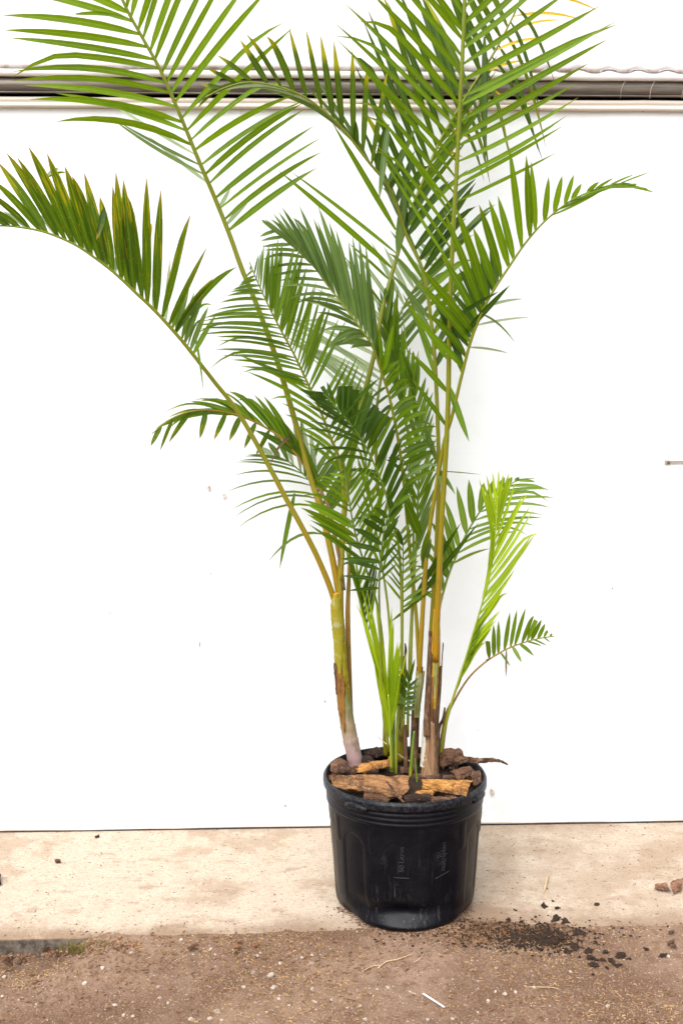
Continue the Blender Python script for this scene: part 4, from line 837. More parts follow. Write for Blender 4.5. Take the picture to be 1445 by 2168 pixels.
# 17 lime frond still opening
frond([(931, 1610), (937, 1560), (955, 1490), (982, 1404), (1007, 1321), (1025, 1259), (1040, 1197), (1047, 1144), (1050, 1100), (1053, 1050)], [3.46, 3.42, 3.40, 3.38], (4.4, 1.2), 'lime', [
  ('8', 24, 8, 10, 'l', [(270, 1950, 480, 1560, .03), (310, 1850, 560, 1500, .04), (350, 1700, 590, 1430, .03), (400, 1550, 650, 1200, -.02), (440, 1420, 720, 1060, -.03), (490, 1280, 900, 700, -.05), (520, 1150, 950, 590, -.05), (545, 1050, 920, 500, -.04), (570, 930, 850, 290, -.03), (590, 800, 820, 380, -.03), (600, 700, 740, 200, -.02), (605, 600, 740, 205, .0), (612, 480, 660, 170, .0)], {'ja': .02, 'dY': (-.04, .04)}),
  ('8', 14, 7, 10, 'l', [(480, 1280, 560, 960, .03), (560, 950, 555, 560, .03), (580, 800, 500, 300, .02), (590, 720, 470, 190, .0), (600, 620, 505, 180, .0), (605, 540, 555, 165, .0), (615, 440, 620, 145, .0)], {'ja': .02, 'dY': (-.04, .04)}),
  ('8', 8, 7, 10, 'l', [(240, 2050, 340, 1780, .02), (290, 1900, 430, 1640, .03), (350, 1720, 500, 1450, .03), (420, 1500, 560, 1250, .02)], {'dY': (-.03, .02), 'alt': 'g', 'altp': .6}),
 ], 'lime green young frond opening at lower right')
# 18 short stiff frond at the far lower right
frond([(931, 1600), (941, 1540), (955, 1496), (987, 1441), (1020, 1407), (1054, 1384), (1084, 1369), (1119, 1357), (1150, 1350), (1172, 1347)], [3.46, 3.44, 3.42], (3.6, 1.5), 'brn', [
  ('8', 12, 9, 0, 'm', [(540, 1730, 525, 1530, .0), (575, 1720, 580, 1450, .0), (605, 1700, 605, 1440, .0), (640, 1680, 675, 1345, .02), (690, 1650, 755, 1338, .02), (735, 1640, 810, 1305, .02), (775, 1620, 885, 1325, .02), (850, 1595, 955, 1380, .02), (915, 1580, 1000, 1420, .02), (985, 1567, 1037, 1463, .0, 7), (1060, 1560, 1078, 1525, .0, 4)], {'ja': .012, 'jl': .03, 'cut': .3}),
 ], 'short stiff frond at lower right with blunt leaflets', singles=[('8', 745, 1650, 815, 1775, .04, 8, 'm'), ('8', 810, 1630, 920, 1722, .10, 8, 'm'), ('8', 870, 1600, 992, 1640, .08, 4, 'm'), ('8', 920, 1590, 1030, 1635, .08, 4, 'm'), ('8', 1000, 1575, 1060, 1605, .05, 3, 's'), ('8', 640, 1680, 720, 1810, .05, 5, 'm'), ('8', 690, 1660, 683, 1905, -.02, 4, 'b'), ('8', 525, 1720, 510, 1760, .0, 4, 'b')])
# 19 lime shoot fanning out low in the centre
frond([(828, 1630), (826, 1560), (824, 1510), (821, 1470)], [3.40, 3.38], (4, 1.6), 'lime', [
  ('9', 13, 8, 5, 'l', [(680, 1400, 830, 790, .02), (670, 1230, 750, 490, .02), (660, 1150, 690, 370, .02), (655, 1080, 500, 100, .03), (655, 1080, 440, 20, .02)], {'ja': .03, 'dY': (-.05, .02)}),
  ('9', 8, 8, 5, 'l', [(680, 1500, 560, 760, .03), (665, 1300, 500, 620, .04), (660, 1150, 310, 10, -.02), (655, 1050, 420, 60, -.02)], {'ja': .02, 'dY': (-.04, .04), 'alt': 'g', 'altp': .4}),
 ], 'lime green shoot fanning open low in the centre')
# 20 tiny dark frond between the stems
frond([(852, 1540), (855, 1500), (860, 1470), (866, 1440)], [3.40, 3.38], (2, .9), 'grn', [
  ('9', 9, 6, 0, 'd', [(800, 1180, 720, 1120, .06), (820, 1080, 720, 960, .06), (840, 1010, 700, 850, .05), (850, 960, 760, 790, .03), (860, 930, 820, 800, .0)], {'alt': 's', 'altp': .4}),
  ('9', 9, 7, 0, 'd', [(805, 1200, 910, 1190, .1), (815, 1120, 920, 1110, .08), (830, 1060, 930, 1030, .06), (845, 1000, 960, 930, .05), (860, 950, 912, 710, .02)], {'alt': 's', 'altp': .4}),
 ], 'tiny dark frond between the stems', singles=[('9', 800, 1240, 880, 1255, .2, 5, 's'), ('9', 780, 1230, 810, 1300, .1, 5, 's')])
# 24 small filler frond low behind the stems
frond([(815, 1560), (800, 1420), (772, 1310), (752, 1240)], [3.53, 3.50], (3, 1), 'grn', [
  ('C', 9, 6, 0, 'g', [(560, 1900, 330, 1150, .03), (430, 1500, 300, 1100, .02), (400, 1400, 260, 1000, .02)], {'alt': 'm', 'altp': .5}),
  ('C', 9, 6, 0, 'm', [(560, 1900, 620, 1200, .02), (430, 1500, 560, 1100, .02), (400, 1400, 500, 1000, .02)], {'alt': 'd', 'altp': .5}),
 ])

# leaflets: the 300 that show largest are parts of their fronds, the rest one mass
ALL.sort(key=lambda a: -a[0])
for area, fr, mat, v, f, uv, rn in ALL[:300]:
    link('leaflet', mesh('leaflet', [p - PO for p in v], f, LM[mat], uv, rn), fr)
keys = list(LM); V, FF, UV, RN, MI = [], [], [], [], []
for area, fr, mat, v, f, uv, rn in ALL[300:]:
    o = len(V); V += [p - PO for p in v]; FF += [tuple(i + o for i in q) for q in f]; UV += uv; RN += rn; MI += [keys.index(mat)] * len(f)
link('small_leaflets', mesh('small_leaflets', V, FF, [LM[k] for k in keys], UV, RN, MI), palm, kind='stuff')
print('leaflets', len(ALL))

# ------------------------------------------------------------------ bark mulch on the pot
def chip(name, corners, thick, mat, label, cat, group=None, bulge=0.0, seed=1.0, nu=14, nv=6, rag=.12):
    """a bark piece spanned by four corners (px, py, height): top-left, top-right, bottom-right, bottom-left"""
    c = [PH(*q) for q in corners]; o = sum(c, Vector()) / 4
    nrm = (c[1] - c[0]).cross(c[0] - c[3]).normalized()
    if nrm.z < 0: nrm = -nrm
    xa = (c[1] - c[0] + c[2] - c[3]).normalized(); ya = nrm.cross(xa)
    v = []
    for side in (0, 1):
        for j in range(nv + 1):
            for i in range(nu + 1):
                a, b = i / nu, j / nv
                jit = rag * noise.noise((seed, b * 4, 1.)) if i in (0, nu) else rag * .25 * noise.noise((seed + 3, b * 3 + a * 5, 4.))
                a2 = a + jit * (1 if i == nu else (-1 if i == 0 else .3)) * .5; b2 = b + (.22 * rag / .12 * noise.noise((seed, a * 6, 9.)) if j in (0, nv) else 0) * .5
                p = (c[0] * (1 - a2) + c[1] * a2) * (1 - b2) + (c[3] * (1 - a2) + c[2] * a2) * b2
                edge = min(1, 4 * min(a, 1 - a, b, 1 - b) + .25)
                h = bulge * math.sin(math.pi * b) + .0035 * fbm(a * 5 + seed, b * 4, 2.) + .0012 * noise.noise((a * 3, b * 22 + seed, 6.))
                p = p + nrm * (h + (thick * .5 * edge * (1 + .5 * fbm(a * 4, b * 4, seed + 5)) if side == 0 else -thick * .5 * edge)) - o
                v.append((p.dot(xa), p.dot(ya), p.dot(nrm)))
    n1 = (nv + 1) * (nu + 1); W = nu + 1; f = []
    for j in range(nv):
        for i in range(nu):
            a = j * W + i; f.append((a, a + W, a + W + 1, a + 1)); f.append((n1 + a, n1 + a + 1, n1 + a + W + 1, n1 + a + W))
    loop = [i for i in range(W)] + [j * W + nu for j in range(1, nv + 1)] + [nv * W + i for i in range(nu - 1, -1, -1)] + [j * W for j in range(nv - 1, 0, -1)]
    for a, b in zip(loop, loop[1:] + loop[:1]): f.append((a, b, b + n1, a + n1))
    me = mesh(name, v, f, mat, smooth=False)
    o_ = link(name, me, None, label, cat, group)
    from mathutils import Matrix
    o_.matrix_world = Matrix.Translation(o) @ Matrix((xa, ya, nrm)).transposed().to_4x4()
    return o_
T = RZ
chip('bark_piece', [(690, 1639, T + .008), (868, 1644, T + .016), (846, 1690, T + .002), (742, 1668, T - .002)], .006, BK['tan'], 'large curved tan bark plate lying across the left front of the pot', 'bark', bulge=-.020, seed=1.3, nu=22, nv=9)
chip('bark_piece', [(888, 1650, T + .012), (1000, 1653, T + .010), (986, 1687, T - .004), (893, 1669, T - .004)], .012, BK['orange'], 'bright orange bark slab on the right front of the pot', 'bark', bulge=.014, seed=4.1, nu=18, nv=8)
chip('bark_piece', [(762, 1618, T + .006), (824, 1608, T + .012), (826, 1622, T + .002), (756, 1636, T - .002)], .008, BK['orange'], 'narrow orange bark strip behind the large tan plate', 'bark', bulge=.004, seed=6.1)
chip('bark_piece', [(700, 1614, T + .006), (722, 1606, T + .014), (748, 1632, T + .006), (701, 1636, T - .004)], .012, BK['brown'], 'knobbly brown bark lump at the left rim of the pot', 'bark', bulge=.008, seed=8.7)
chip('bark_piece', [(766, 1594, T), (797, 1582, T + .008), (813, 1600, T + .002), (786, 1606, T - .01)], .014, BK['dark'], 'rough dark bark chunk behind the pale stem', 'bark', bulge=.006, seed=2.9)
chip('bark_piece', [(766, 1600, T), (778, 1597, T + .006), (800, 1616, T - .004), (768, 1620, T - .008)], .003, BK['dark'], 'smooth blackish sheath scale at the foot of the pale stem', 'bark', bulge=.005, seed=12.2)
chip('bark_piece', [(928, 1589, T + .016), (974, 1588, T + .018), (984, 1613, T), (932, 1622, T - .006)], .022, BK['red'], 'thick red brown bark block at the right back of the pot', 'bark', bulge=.008, seed=3.7)
chip('bark_piece', [(952, 1634, T + .004), (992, 1622, T + .012), (1008, 1640, T + .004), (968, 1652, T - .004)], .010, BK['red'], 'flaky red brown bark piece above the orange slab', 'bark', bulge=.006, seed=5.7)
chip('bark_piece', [(995, 1634, T + .004), (1016, 1632, T + .010), (1020, 1655, T), (1002, 1664, T - .006)], .010, BK['brown'], 'brown bark scrap against the right rim of the pot', 'bark', bulge=.004, seed=15.7)
chip('bark_piece', [(852, 1684, T - .004), (910, 1680, T + .004), (912, 1694, T - .004), (858, 1698, T - .010)], .008, BK['dark'], 'dark bark strip with pale flecks at the front rim', 'bark', bulge=.004, seed=9.9)
chip('bark_piece', [(905, 1686, T - .006), (962, 1690, T - .002), (950, 1700, T - .008), (900, 1700, T - .012)], .006, BK['brown'], 'crumbly brown bark scrap under the orange slab at the front rim', 'bark', bulge=.004, seed=19.9)
chip('bark_piece', [(775, 1676, T - .008), (835, 1690, T - .006), (820, 1699, T - .014), (768, 1690, T - .014)], .006, BK['red'], 'thin red brown bark strip under the large tan plate', 'bark', bulge=.004, seed=29.9)
chip('bark_piece', [(880, 1676, T - .006), (918, 1672, T + .002), (916, 1682, T - .004), (878, 1686, T - .008)], .005, BK['orange'], 'small orange bark sliver between the tan plate and orange slab', 'bark', bulge=.002, seed=31.9)
# the ragged stick that pokes over the right rim
pts = catmull([PH(960, 1612, T + .012), PH(985, 1608, T + .016), PH(1010, 1611, T + .018), PH(1040, 1609, T + .020), PH(1060, 1612, T + .020), PH(1074, 1619, T + .018)], 8)
rd = [.0095 * (1 - .78 * (i / (len(pts) - 1)) ** 1.3) * (1 + .35 * noise.noise((i * .6, 2, 2))) for i in range(len(pts))]
v, f, _ = tube_geo(pts, rd, 9, flat=.55, wob=.5, seed=3.)
o0 = Vector(pts[0]); link('bark_stick', mesh('bark_stick', [p - o0 for p in v], f, BK['brown'], smooth=False), None, 'ragged bark stick poking out over the right rim of the pot', 'stick', loc=o0)
def twig(name, pts, r0, r1, mat, label, cat, group=None, wob=.25):
    c = catmull(pts, 6); rr = [r0 + (r1 - r0) * i / (len(c) - 1) for i in range(len(c))]
    v, f, _ = tube_geo(c, rr, 6, wob=wob, seed=pts[0].x * 9); o0 = Vector(c[0])
    return link(name, mesh(name, [p - o0 for p in v], f, mat), None, label, cat, group, loc=o0)
twig('twig', [PH(818, 1655, T + .020), PH(832, 1672, T + .014), PH(842, 1686, T + .006), PH(855, 1699, T)], .0026, .0030, BK['brown'], 'thin brown twig resting on the large tan bark plate', 'twig')
twig('twig', [PH(800, 1560, T + .03), PH(825, 1582, T + .02), PH(850, 1602, T + .01), PH(872, 1614, T)], .0012, .0020, ROOT, 'dry straw coloured twig slanting between the green shoots', 'twig')
for i in range(46):                               # small chips that fill the gaps
    a = random.uniform(0, 2 * math.pi); r = .198 * math.sqrt(random.uniform(.05, 1)); x = PC.x + r * math.cos(a); y = PC.y + r * math.sin(a)
    zt = SOILZ + random.uniform(.0, .012); px, py = HX + x / y * F, HY + (H - zt) / y * F
    w, h, th = random.uniform(12, 34), random.uniform(6, 13), random.uniform(-.6, .6)
    cs = []
    for (u, q) in ((-.5, -.5), (.5, -.5), (.5, .5), (-.5, .5)):
        cs.append((px + u * w * math.cos(th) - q * h * math.sin(th), py + u * w * math.sin(th) * .5 + q * h * math.cos(th), zt + random.uniform(-.006, .008)))
    chip('bark_chip', cs, random.uniform(.003, .007), BK[random.choice(['red', 'brown', 'tan', 'tan', 'orange', 'brown'])], 'small bark chip among the mulch filling the pot', 'bark chip', 'small bark chips filling the pot', bulge=.002, seed=random.random() * 40, nu=5, nv=3, rag=.25)

# ------------------------------------------------------------------ things lying on the ground
def gz(x, y): return max(dirt_h(x, y), 0.0 if y > edge_y(x) else -1)
def gp(px, py):
    h = 0.0
    for _ in range(3): p = PH(px, py, h); h = gz(p.x, p.y)
    return PH(px, py, h)
def pebble_mesh(seed, flat, mat, name='pebble', sub=2, amp=.45, hf=0.0):
    bm = bmesh.new(); bmesh.ops.create_icosphere(bm, subdivisions=sub, radius=1)
    for vt in bm.verts:
        d = 1 + amp * noise.noise(vt.co * 1.1 + Vector((seed, 0, 0))) + .15 * noise.noise(vt.co * 3 + Vector((0, seed, 0))) + hf * noise.noise(vt.co * 6 + Vector((seed, seed, 0)))
        vt.co = Vector((vt.co.x * d, vt.co.y * d * .75, vt.co.z * d * flat))
    me = bpy.data.meshes.new(name); bm.to_mesh(me); bm.free(); me.materials.append(mat); return me
PM = [pebble_mesh(i * 3.1, random.uniform(.4, .65), PEB, sub=2) for i in range(7)]
for me in PM: me.polygons.foreach_set('use_smooth', [False] * len(me.polygons))
def scatter(name, me, px, py, size, label, cat, group, sink=.35):
    p = gp(px, py); o = link(name, me, None, label, cat, group, loc=p + Vector((0, 0, size * .5 * (.5 - sink))))
    o.scale = (size / 2,) * 3; o.rotation_euler = (random.uniform(-.3, .3), random.uniform(-.3, .3), random.uniform(0, 6.28)); return o
PLAB = {(1147, 731): 'largest white pebble, a flat oval lying on the dirt left of the pot', (1158, 783): 'white pebble just below the largest flat white one', (360, 766): 'lone pale pebble below the grass tuft by the pavement edge',
        (1378, 650): 'white pebble touching the last dark soil clump at far right', (1125, 862): 'lone pale pebble near the bottom right corner of the dirt', (20, 738): 'pale flat pebble at the left picture edge below the dead leaves'}
for i, (z, x, y, s) in enumerate([('L', 1147, 731, 19), ('L', 1158, 783, 15), ('L', 1075, 718, 10), ('L', 360, 766, 15), ('L', 486, 857, 11), ('L', 524, 900, 11), ('L', 562, 905, 11), ('L', 810, 918, 14), ('L', 890, 915, 13), ('L', 712, 848, 10), ('L', 767, 582, 12),
        ('L', 893, 620, 11), ('L', 911, 642, 8), ('L', 1103, 636, 9), ('L', 1090, 648, 9), ('L', 1185, 680, 10), ('L', 1320, 645, 9), ('L', 1278, 657, 9), ('L', 677, 826, 11), ('L', 435, 700, 13), ('L', 230, 690, 7), ('L', 20, 738, 14), ('L', 10, 820, 11), ('L', 555, 635, 9),
        ('L', 1320, 790, 9), ('L', 1403, 835, 9), ('L', 1335, 845, 8), ('L', 1128, 887, 8), ('L', 1180, 830, 9), ('L', 1223, 858, 7), ('L', 940, 920, 9), ('L', 153, 853, 7), ('L', 80, 835, 8), ('L', 817, 642, 6), ('L', 1030, 782, 12),
        ('Q', 195, 782, 10), ('Q', 690, 810, 13), ('Q', 735, 802, 11), ('Q', 575, 888, 8), ('Q', 100, 918, 12), ('Q', 365, 920, 12), ('Q', 470, 915, 10), ('Q', 80, 860, 9), ('Q', 1125, 862, 12), ('Q', 967, 716, 10), ('Q', 1378, 650, 13), ('Q', 550, 668, 8), ('Q', 22, 870, 8),
        ('Q', 290, 800, 9), ('Q', 812, 782, 9), ('Q', 620, 838, 9), ('Q', 650, 800, 8), ('Q', 860, 690, 7), ('Q', 150, 790, 7), ('Q', 305, 808, 8), ('Q', 880, 860, 7), ('Q', 135, 820, 7)]):
    px, py = (x / 2, 1700 + y / 2) if z == 'L' else (723 + x / 2, 1700 + y / 2)
    scatter('pebble', PM[i % 7], px, py, s / F * 2.95 * .92, PLAB.get((x, y), 'small pale pebble lying on the bare brown dirt'), 'pebble', 'pale pebbles scattered on the dirt')
BM_ = pebble_mesh(50.3, .6, PEBB, 'stone')
for px, py, s, lb in ((459, 2143, 14, 'grey brown stone half sunk in the dirt at bottom centre left'), (336, 2092, 14, 'flat brown stone in the dirt below the pavement edge'), (535, 2060, 12, 'rusty pinkish stone left of the big white pebble'), (661, 2042, 15, 'dark grey brown stone in the dirt left of the pot')):
    scatter('stone', BM_, px, py, s / F * 2.95 * 1.1, lb, 'stone', None)
CM = [pebble_mesh(20 + i * 2.7, random.uniform(.20, .34), SOIL, 'soil_clump', 3, 1.1, .45) for i in range(6)]
CLAB = {(995, 553): 'large oval dark soil clump right of the main spill at the pavement edge', (855, 437): 'dark soil clump lying alone on the concrete above the spill', (905, 492): 'long dark soil clump on the concrete at the top of the spill',
        (1288, 622): 'small dark soil clump lying alone far right of the spill', (1355, 650): 'flat dark soil clump at far right beside a white pebble', (1180, 652): 'dark soil clump at the right end of the scattered row',
        (893, 417): 'tiny dark soil crumb on the concrete above the long clump', (735, 455): 'small dark soil crumb on the concrete beside the pot'}
for i, (x, y, s) in enumerate([(995, 553, 58), (855, 437, 36), (905, 492, 46), (945, 505, 40), (1042, 632, 36), (1055, 658, 40), (1065, 690, 44), (1075, 665, 26), (1145, 675, 34), (1165, 690, 34), (1180, 652, 44), (1213, 663, 24), (1288, 622, 26), (1355, 650, 34), (1115, 632, 28),
        (1005, 655, 18), (985, 612, 56), (955, 634, 36), (893, 417, 14), (1108, 668, 26), (912, 447, 22), (838, 511, 22), (910, 545, 26), (705, 500, 26), (760, 505, 22), (880, 545, 30), (925, 575, 42), (900, 590, 46), (850, 600, 40), (820, 575, 40), (780, 580, 36), (740, 560, 36), (860, 565, 34), (800, 550, 30), (1122, 700, 16), (1062, 728, 14), (735, 455, 18), (840, 622, 34), (760, 605, 26)]):
    scatter('soil_clump', CM[i % 6], 723 + x / 2, 1700 + y / 2, min(s, 40) / 2 / F * 3.05 * .95, CLAB.get((x, y), 'dark damp clump of spilled potting soil on the ground right of the pot'), 'soil clump', 'spilled clumps of dark soil right of the pot', .3)
scatter('soil_clump', pebble_mesh(77, .5, BK['brown'], 'soil_clump'), 1262, 1916, .017, 'small brown crumb of bark on the pale concrete right of the spill', 'bark crumb', None)

def grains(name, mat, n, gen, kind='stuff', label=None, cat=None):
    V, FF = [], []
    for _ in range(n):
        v, f = gen(); o = len(V); V += v; FF += [tuple(i + o for i in q) for q in f]
    link(name, mesh(name, V, FF, mat, smooth=False), kind=kind, label=label, cat=cat)
def octa(p, s, fl=.6):
    a = random.uniform(0, 3.14); ca, sa = math.cos(a), math.sin(a); k = [s * random.uniform(.5, 1.1) for _ in range(6)]
    v = [p + Vector((ca * k[0], sa * k[0], 0)), p + Vector((-sa * k[1], ca * k[1], 0)), p - Vector((ca * k[2], sa * k[2], 0)), p - Vector((-sa * k[3], ca * k[3], 0)), p + Vector((0, 0, k[4] * fl)), p - Vector((0, 0, k[5] * fl))]
    return v, [(0, 1, 4), (1, 2, 4), (2, 3, 4), (3, 0, 4), (1, 0, 5), (2, 1, 5), (3, 2, 5), (0, 3, 5)]
def bit(p, L, w, lift):
    a = random.uniform(0, 6.28); d = Vector((math.cos(a), math.sin(a), 0)); q = Vector((-d.y, d.x, 0)) * w
    m_ = p + d * L * .5 + q * random.uniform(-2, 2) + Vector((0, 0, lift)); e = p + d * L
    v = [p - q, p + q, m_ - q, m_ + q, e - q * .5, e + q * .5, p + Vector((0, 0, -w)), e + Vector((0, 0, -w))]
    return v, [(0, 2, 3, 1), (2, 4, 5, 3), (0, 6, 7, 4, 2), (1, 3, 5, 7, 6)]
def rnd_dirt(conc=.0):
    while True:
        x = random.uniform(-1.05, 1.05); y = random.uniform(2.62, 3.25); e = y - edge_y(x)
        if e < .0 + .03 * random.gauss(0, 1) * (random.random() < conc): return Vector((x, y, gz(x, y)))
def clus(k, th, conc=.0):
    while True:
        p = rnd_dirt(conc)
        if fbm(p.x * 2.3, p.y * 3.1, k) > th + random.gauss(0, .25): return p
grains('gravel', PEB, 1900, lambda: octa(rnd_dirt(.3), random.choice([.0012, .0016, .002, .0026, .0034]), .6), label='fine pale grit strewn over the dirt', cat='grit')
grains('gravel', PEBB, 5200, lambda: octa(rnd_dirt(.3), random.uniform(.0012, .0036), .7), label='fine brown grit strewn over the dirt', cat='grit')
grains('gravel', SOIL, 700, lambda: octa(rnd_dirt(.3), random.uniform(.0010, .0026), .6), label='fine dark crumbs strewn over the dirt', cat='grit')
grains('mulch_bits', STRAW, 3600, lambda: bit(clus(2.2, .12, .3) + Vector((0, 0, .001)), random.uniform(.004, .013), random.uniform(.0004, .0009), random.uniform(.0005, .002)), label='dry straw coloured mulch bits on the dirt', cat='mulch')
grains('mulch_bits', STRAWB, 2600, lambda: bit(clus(6.2, .10, .3) + Vector((0, 0, .001)), random.uniform(.004, .014), random.uniform(.0005, .0012), random.uniform(.0005, .0025)), label='dry brown mulch bits on the dirt', cat='mulch')
def spill(sx, sy, cx, cy):
    x = random.gauss(cx, sx); y = random.gauss(cy, sy); return Vector((x, y, gz(x, y) + .001))
SP = gp(1118, 1985); SP2 = gp(1050, 1975)
grains('spilled_soil', SOIL, 2600, lambda: octa(spill(.06, .028, SP.x, SP.y) if random.random() < .62 else spill(.13, .04, SP2.x + .02, SP2.y), random.choice([.0012, .0018, .0026, .004, .006]), .6), label='loose dark potting soil spilled right of the pot', cat='soil')
grains('spilled_soil', STRAWB, 900, lambda: bit(spill(.11, .035, SP2.x - .02, SP2.y), random.uniform(.004, .012), .0008, .0015), label='brown fibrous mulch spilled in front of the pot', cat='mulch')
def ring_grit():
    a = R(random.uniform(-75, 75)); q = pot_r(a, .004) + abs(random.gauss(0, .012)); p = PC + pot_p(a, q, 0); return Vector((p.x, p.y, gz(p.x, p.y) + .001))
grains('gravel', PEBB, 500, lambda: octa(ring_grit(), random.uniform(.0012, .0034), .7), label='brown grit gathered against the foot of the pot', cat='grit')
grains('mulch_bits', STRAWB, 260, lambda: bit(ring_grit(), random.uniform(.004, .010), .0008, .0015), label='brown mulch bits gathered against the foot of the pot', cat='mulch')
def on_slab():
    x = random.uniform(-1.0, 1.0); e = random.random() ** 1.6 * .66; return Vector((x, edge_y(x) + e, .0012))
grains('concrete_crumbs', STRAWB, 900, lambda: octa(on_slab(), random.choice([.0009, .0012, .0016, .0022]), .5), label='tiny brown crumbs scattered over the concrete', cat='crumbs')
grains('concrete_crumbs', SOIL, 520, lambda: octa(on_slab(), random.choice([.0009, .0012, .0016, .003]), .5), label='tiny dark crumbs scattered over the concrete', cat='crumbs')
def foot():
    px = random.uniform(-10, 290); p = gp(px, random.gauss(2022 - .09 * max(0, px - 60), 7)); return p + Vector((0, 0, .001))
grains('mulch_bits', STRAWB, 320, lambda: bit(foot(), random.uniform(.005, .014), .0011, .003), label='brown mulch bits gathered under the pavement edge at left', cat='mulch')
grains('gravel', PEBB, 260, lambda: octa(foot(), random.uniform(.0015, .0045), .7), label='brown grit under the pavement edge at left', cat='grit')
# grass tuft by the pavement edge
V, FF, UVs, RNs = [], [], [], []
for i in range(150):
    if i < 90: p = gp(random.gauss(150, 18), random.gauss(2014, 4))
    else: p = gp(random.uniform(150, 235), random.gauss(2004, 6))
    tall = random.uniform(.008, .030) if i < 90 else random.uniform(.004, .014)
    d = Vector((random.gauss(0, .6), random.gauss(-.2, .4), 0)) * tall; w = Vector((.0009, 0, 0)); r_ = (random.random(), random.random())
    o = len(V); V += [p - w, p + w, p + d * .4 + Vector((0, 0, tall * .7)) - w * .8, p + d * .4 + Vector((0, 0, tall * .7)) + w * .8, p + d + Vector((0, 0, tall))]
    UVs += [(0, 0), (0, 1), (.5, 0), (.5, 1), (1, .5)]; RNs += [r_] * 5; FF += [(o, o + 1, o + 3, o + 2), (o + 2, o + 3, o + 4)]
link('grass', mesh('grass', V, FF, GRASS, UVs, RNs), kind='stuff', label='small tuft of grass under the pavement edge at left', cat='grass')
# dead leaves, bark pieces, sticks
def ground_chip(name, corners, thick, mat, label, cat, bulge=.004, seed=1., **k):
    return chip(name, [(x, y, h + .003) for x, y, h in corners], thick, mat, label, cat, None, bulge, seed, **k)
ground_chip('dead_leaf', [(30, 2040, .0), (46, 2022, .02), (54, 2026, .02), (44, 2044, .0)], .003, DEAD, 'curled pinkish brown dead leaf below the pavement edge at far left', 'dead leaf', .004, 2.2, nu=6, nv=5)
ground_chip('dead_leaf', [(2, 2036, -.03), (18, 2020, -.01), (30, 2026, -.01), (26, 2048, -.03)], .003, BK['brown'], 'dark brown dead leaf in the corner at far left', 'dead leaf', .006, 5.2, nu=6, nv=5)
ground_chip('dead_leaf', [(90, 2014, -.02), (98, 2003, .0), (116, 2016, -.012), (110, 2026, -.02)], .003, BK['red'], 'red brown dead leaf standing against the pavement edge', 'dead leaf', .004, 7.2, nu=6, nv=5)
ground_chip('bark_piece', [(180, 1995, -.008), (204, 1991, .0), (206, 1999, -.008), (182, 2003, -.012)], .004, BK['pink'], 'small pinkish bark scrap beside the grass tuft', 'bark', .002, 3.3, nu=6, nv=4)
ground_chip('bark_piece', [(1386, 1873, .004), (1410, 1868, .012), (1418, 1886, .006), (1384, 1884, .0)], .005, BK['pink'], 'smaller left piece of broken pinkish bark on the concrete at right', 'bark', .002, 4.4, nu=8, nv=5, rag=.2)
ground_chip('bark_piece', [(1416, 1868, .010), (1446, 1858, .014), (1442, 1884, .004), (1424, 1894, .0)], .006, BK['pink'], 'larger right piece of broken pinkish bark on the concrete at right edge', 'bark', .003, 9.4, nu=8, nv=5, rag=.2)
ground_chip('bark_piece', [(396, 2008, .0), (416, 1997, .006), (420, 2000, .006), (402, 2012, .0)], .005, BK['red'], 'dark red bark sliver on the dirt left of the pot', 'bark', .002, 6.6, nu=6, nv=4)
ground_chip('bark_piece', [(-14, 1848, .004), (2, 1850, .012), (3, 1872, .004), (-14, 1876, .0)], .012, BK['dark'], 'rounded dark piece cut by the left picture edge on the concrete', 'bark', .006, 16.6, nu=6, nv=4)
ground_chip('bark_piece', [(116, 1820, .0), (128, 1818, .004), (129, 1826, .0), (118, 1827, .0)], .004, BK['red'], 'small brown crumb lying alone on the concrete at left', 'bark crumb', .002, 26.6, nu=5, nv=3)
ground_chip('bark_piece', [(200, 1770, .0), (211, 1767, .003), (211, 1772, .0), (203, 1774, .0)], .003, BK['dark'], 'dark crumb on the concrete close to the wall at left', 'bark crumb', .001, 36.6, nu=5, nv=3)
def G(px, py, h=.003): p = gp(px, py); return p + Vector((0, 0, h))
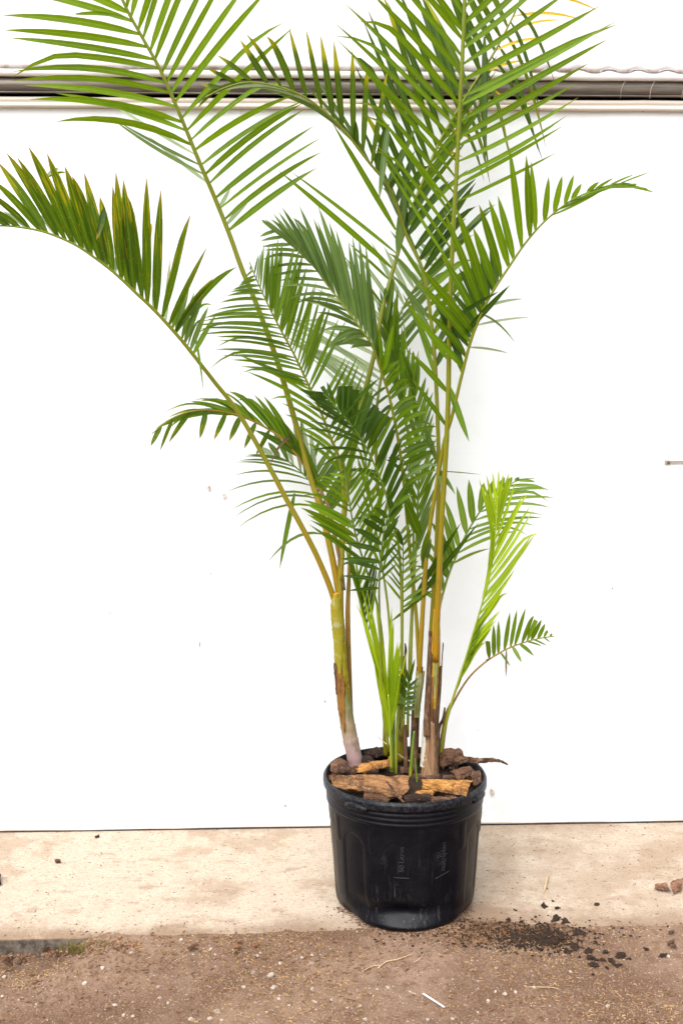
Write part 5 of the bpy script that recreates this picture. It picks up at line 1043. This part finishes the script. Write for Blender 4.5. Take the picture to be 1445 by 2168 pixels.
twig('dry_root', [G(800, 2052), G(818, 2040, .005), G(840, 2036, .006), G(872, 2023, .004)], .0016, .0008, ROOT, 'longer pale forked root lying on the dirt in front of the pot', 'root')
twig('dry_root', [G(767, 2059), G(785, 2050, .004), G(800, 2046, .003), G(806, 2048)], .0012, .0008, ROOT, 'thin pale root left of the longer forked root', 'root')
twig('dry_root', [G(876, 2040), G(888, 2033, .004), G(896, 2022, .003)], .0009, .0006, ROOT, 'short pale rootlet right of the longer forked root', 'root')
twig('twig', [G(1150, 1892), G(1154, 1878, .006), G(1158, 1862, .010)], .0022, .0036, ROOT, 'pale split twig lying on the concrete above the spilled soil', 'twig')
twig('straw', [G(1118, 2092), G(1166, 2094, .004), G(1186, 2098)], .0009, .0006, ROOT, 'thin yellow straw on the dirt below the spilled soil', 'straw')
a, b = G(895, 2107, .004), G(940, 2136, .004)
d = (b - a).normalized(); q = Vector((-d.y, d.x, 0)).normalized() * .0018; u = Vector((0, 0, .0007))
v = [a - q - u, a + q - u, b + q - u, b - q - u, a - q + u, a + q + u, b + q + u, b - q + u]
link('plastic_stick', mesh('plastic_stick', [p - a for p in v], [(0, 1, 2, 3)[::-1], (4, 5, 6, 7), (0, 1, 5, 4), (1, 2, 6, 5), (2, 3, 7, 6), (3, 0, 4, 7)], PLAST, smooth=False), None, 'thin white plastic stick lying on the dirt at bottom centre', 'plastic stick', loc=a)
for i in range(9):
    cx, cy = random.choice([(95, 2012), (1385, 1985), (510, 1992), (545, 1990)]); 
    if i < 4: cx, cy = 1385 + random.uniform(-18, 45), 1985 + random.uniform(-15, 25)
    else: cx, cy = 520 + random.uniform(-25, 25), 1995 + random.uniform(-12, 22)
    chip('leaf_scrap', [(cx, cy, .003), (cx + random.uniform(5, 14), cy - 2, .006), (cx + random.uniform(6, 12), cy + 5, .004), (cx - 1, cy + 6, .003)], .002, BK['brown'] if i < 4 else BK['tan'], 'small brown scrap of dry leaf on the dirt at right' if i < 4 else 'small tan scrap of dry leaf on the dirt left of the pot', 'leaf scrap',
         'brown leaf scraps at right' if i < 4 else 'tan leaf scraps left of the pot', .001, random.random() * 30, nu=4, nv=3, rag=.3)
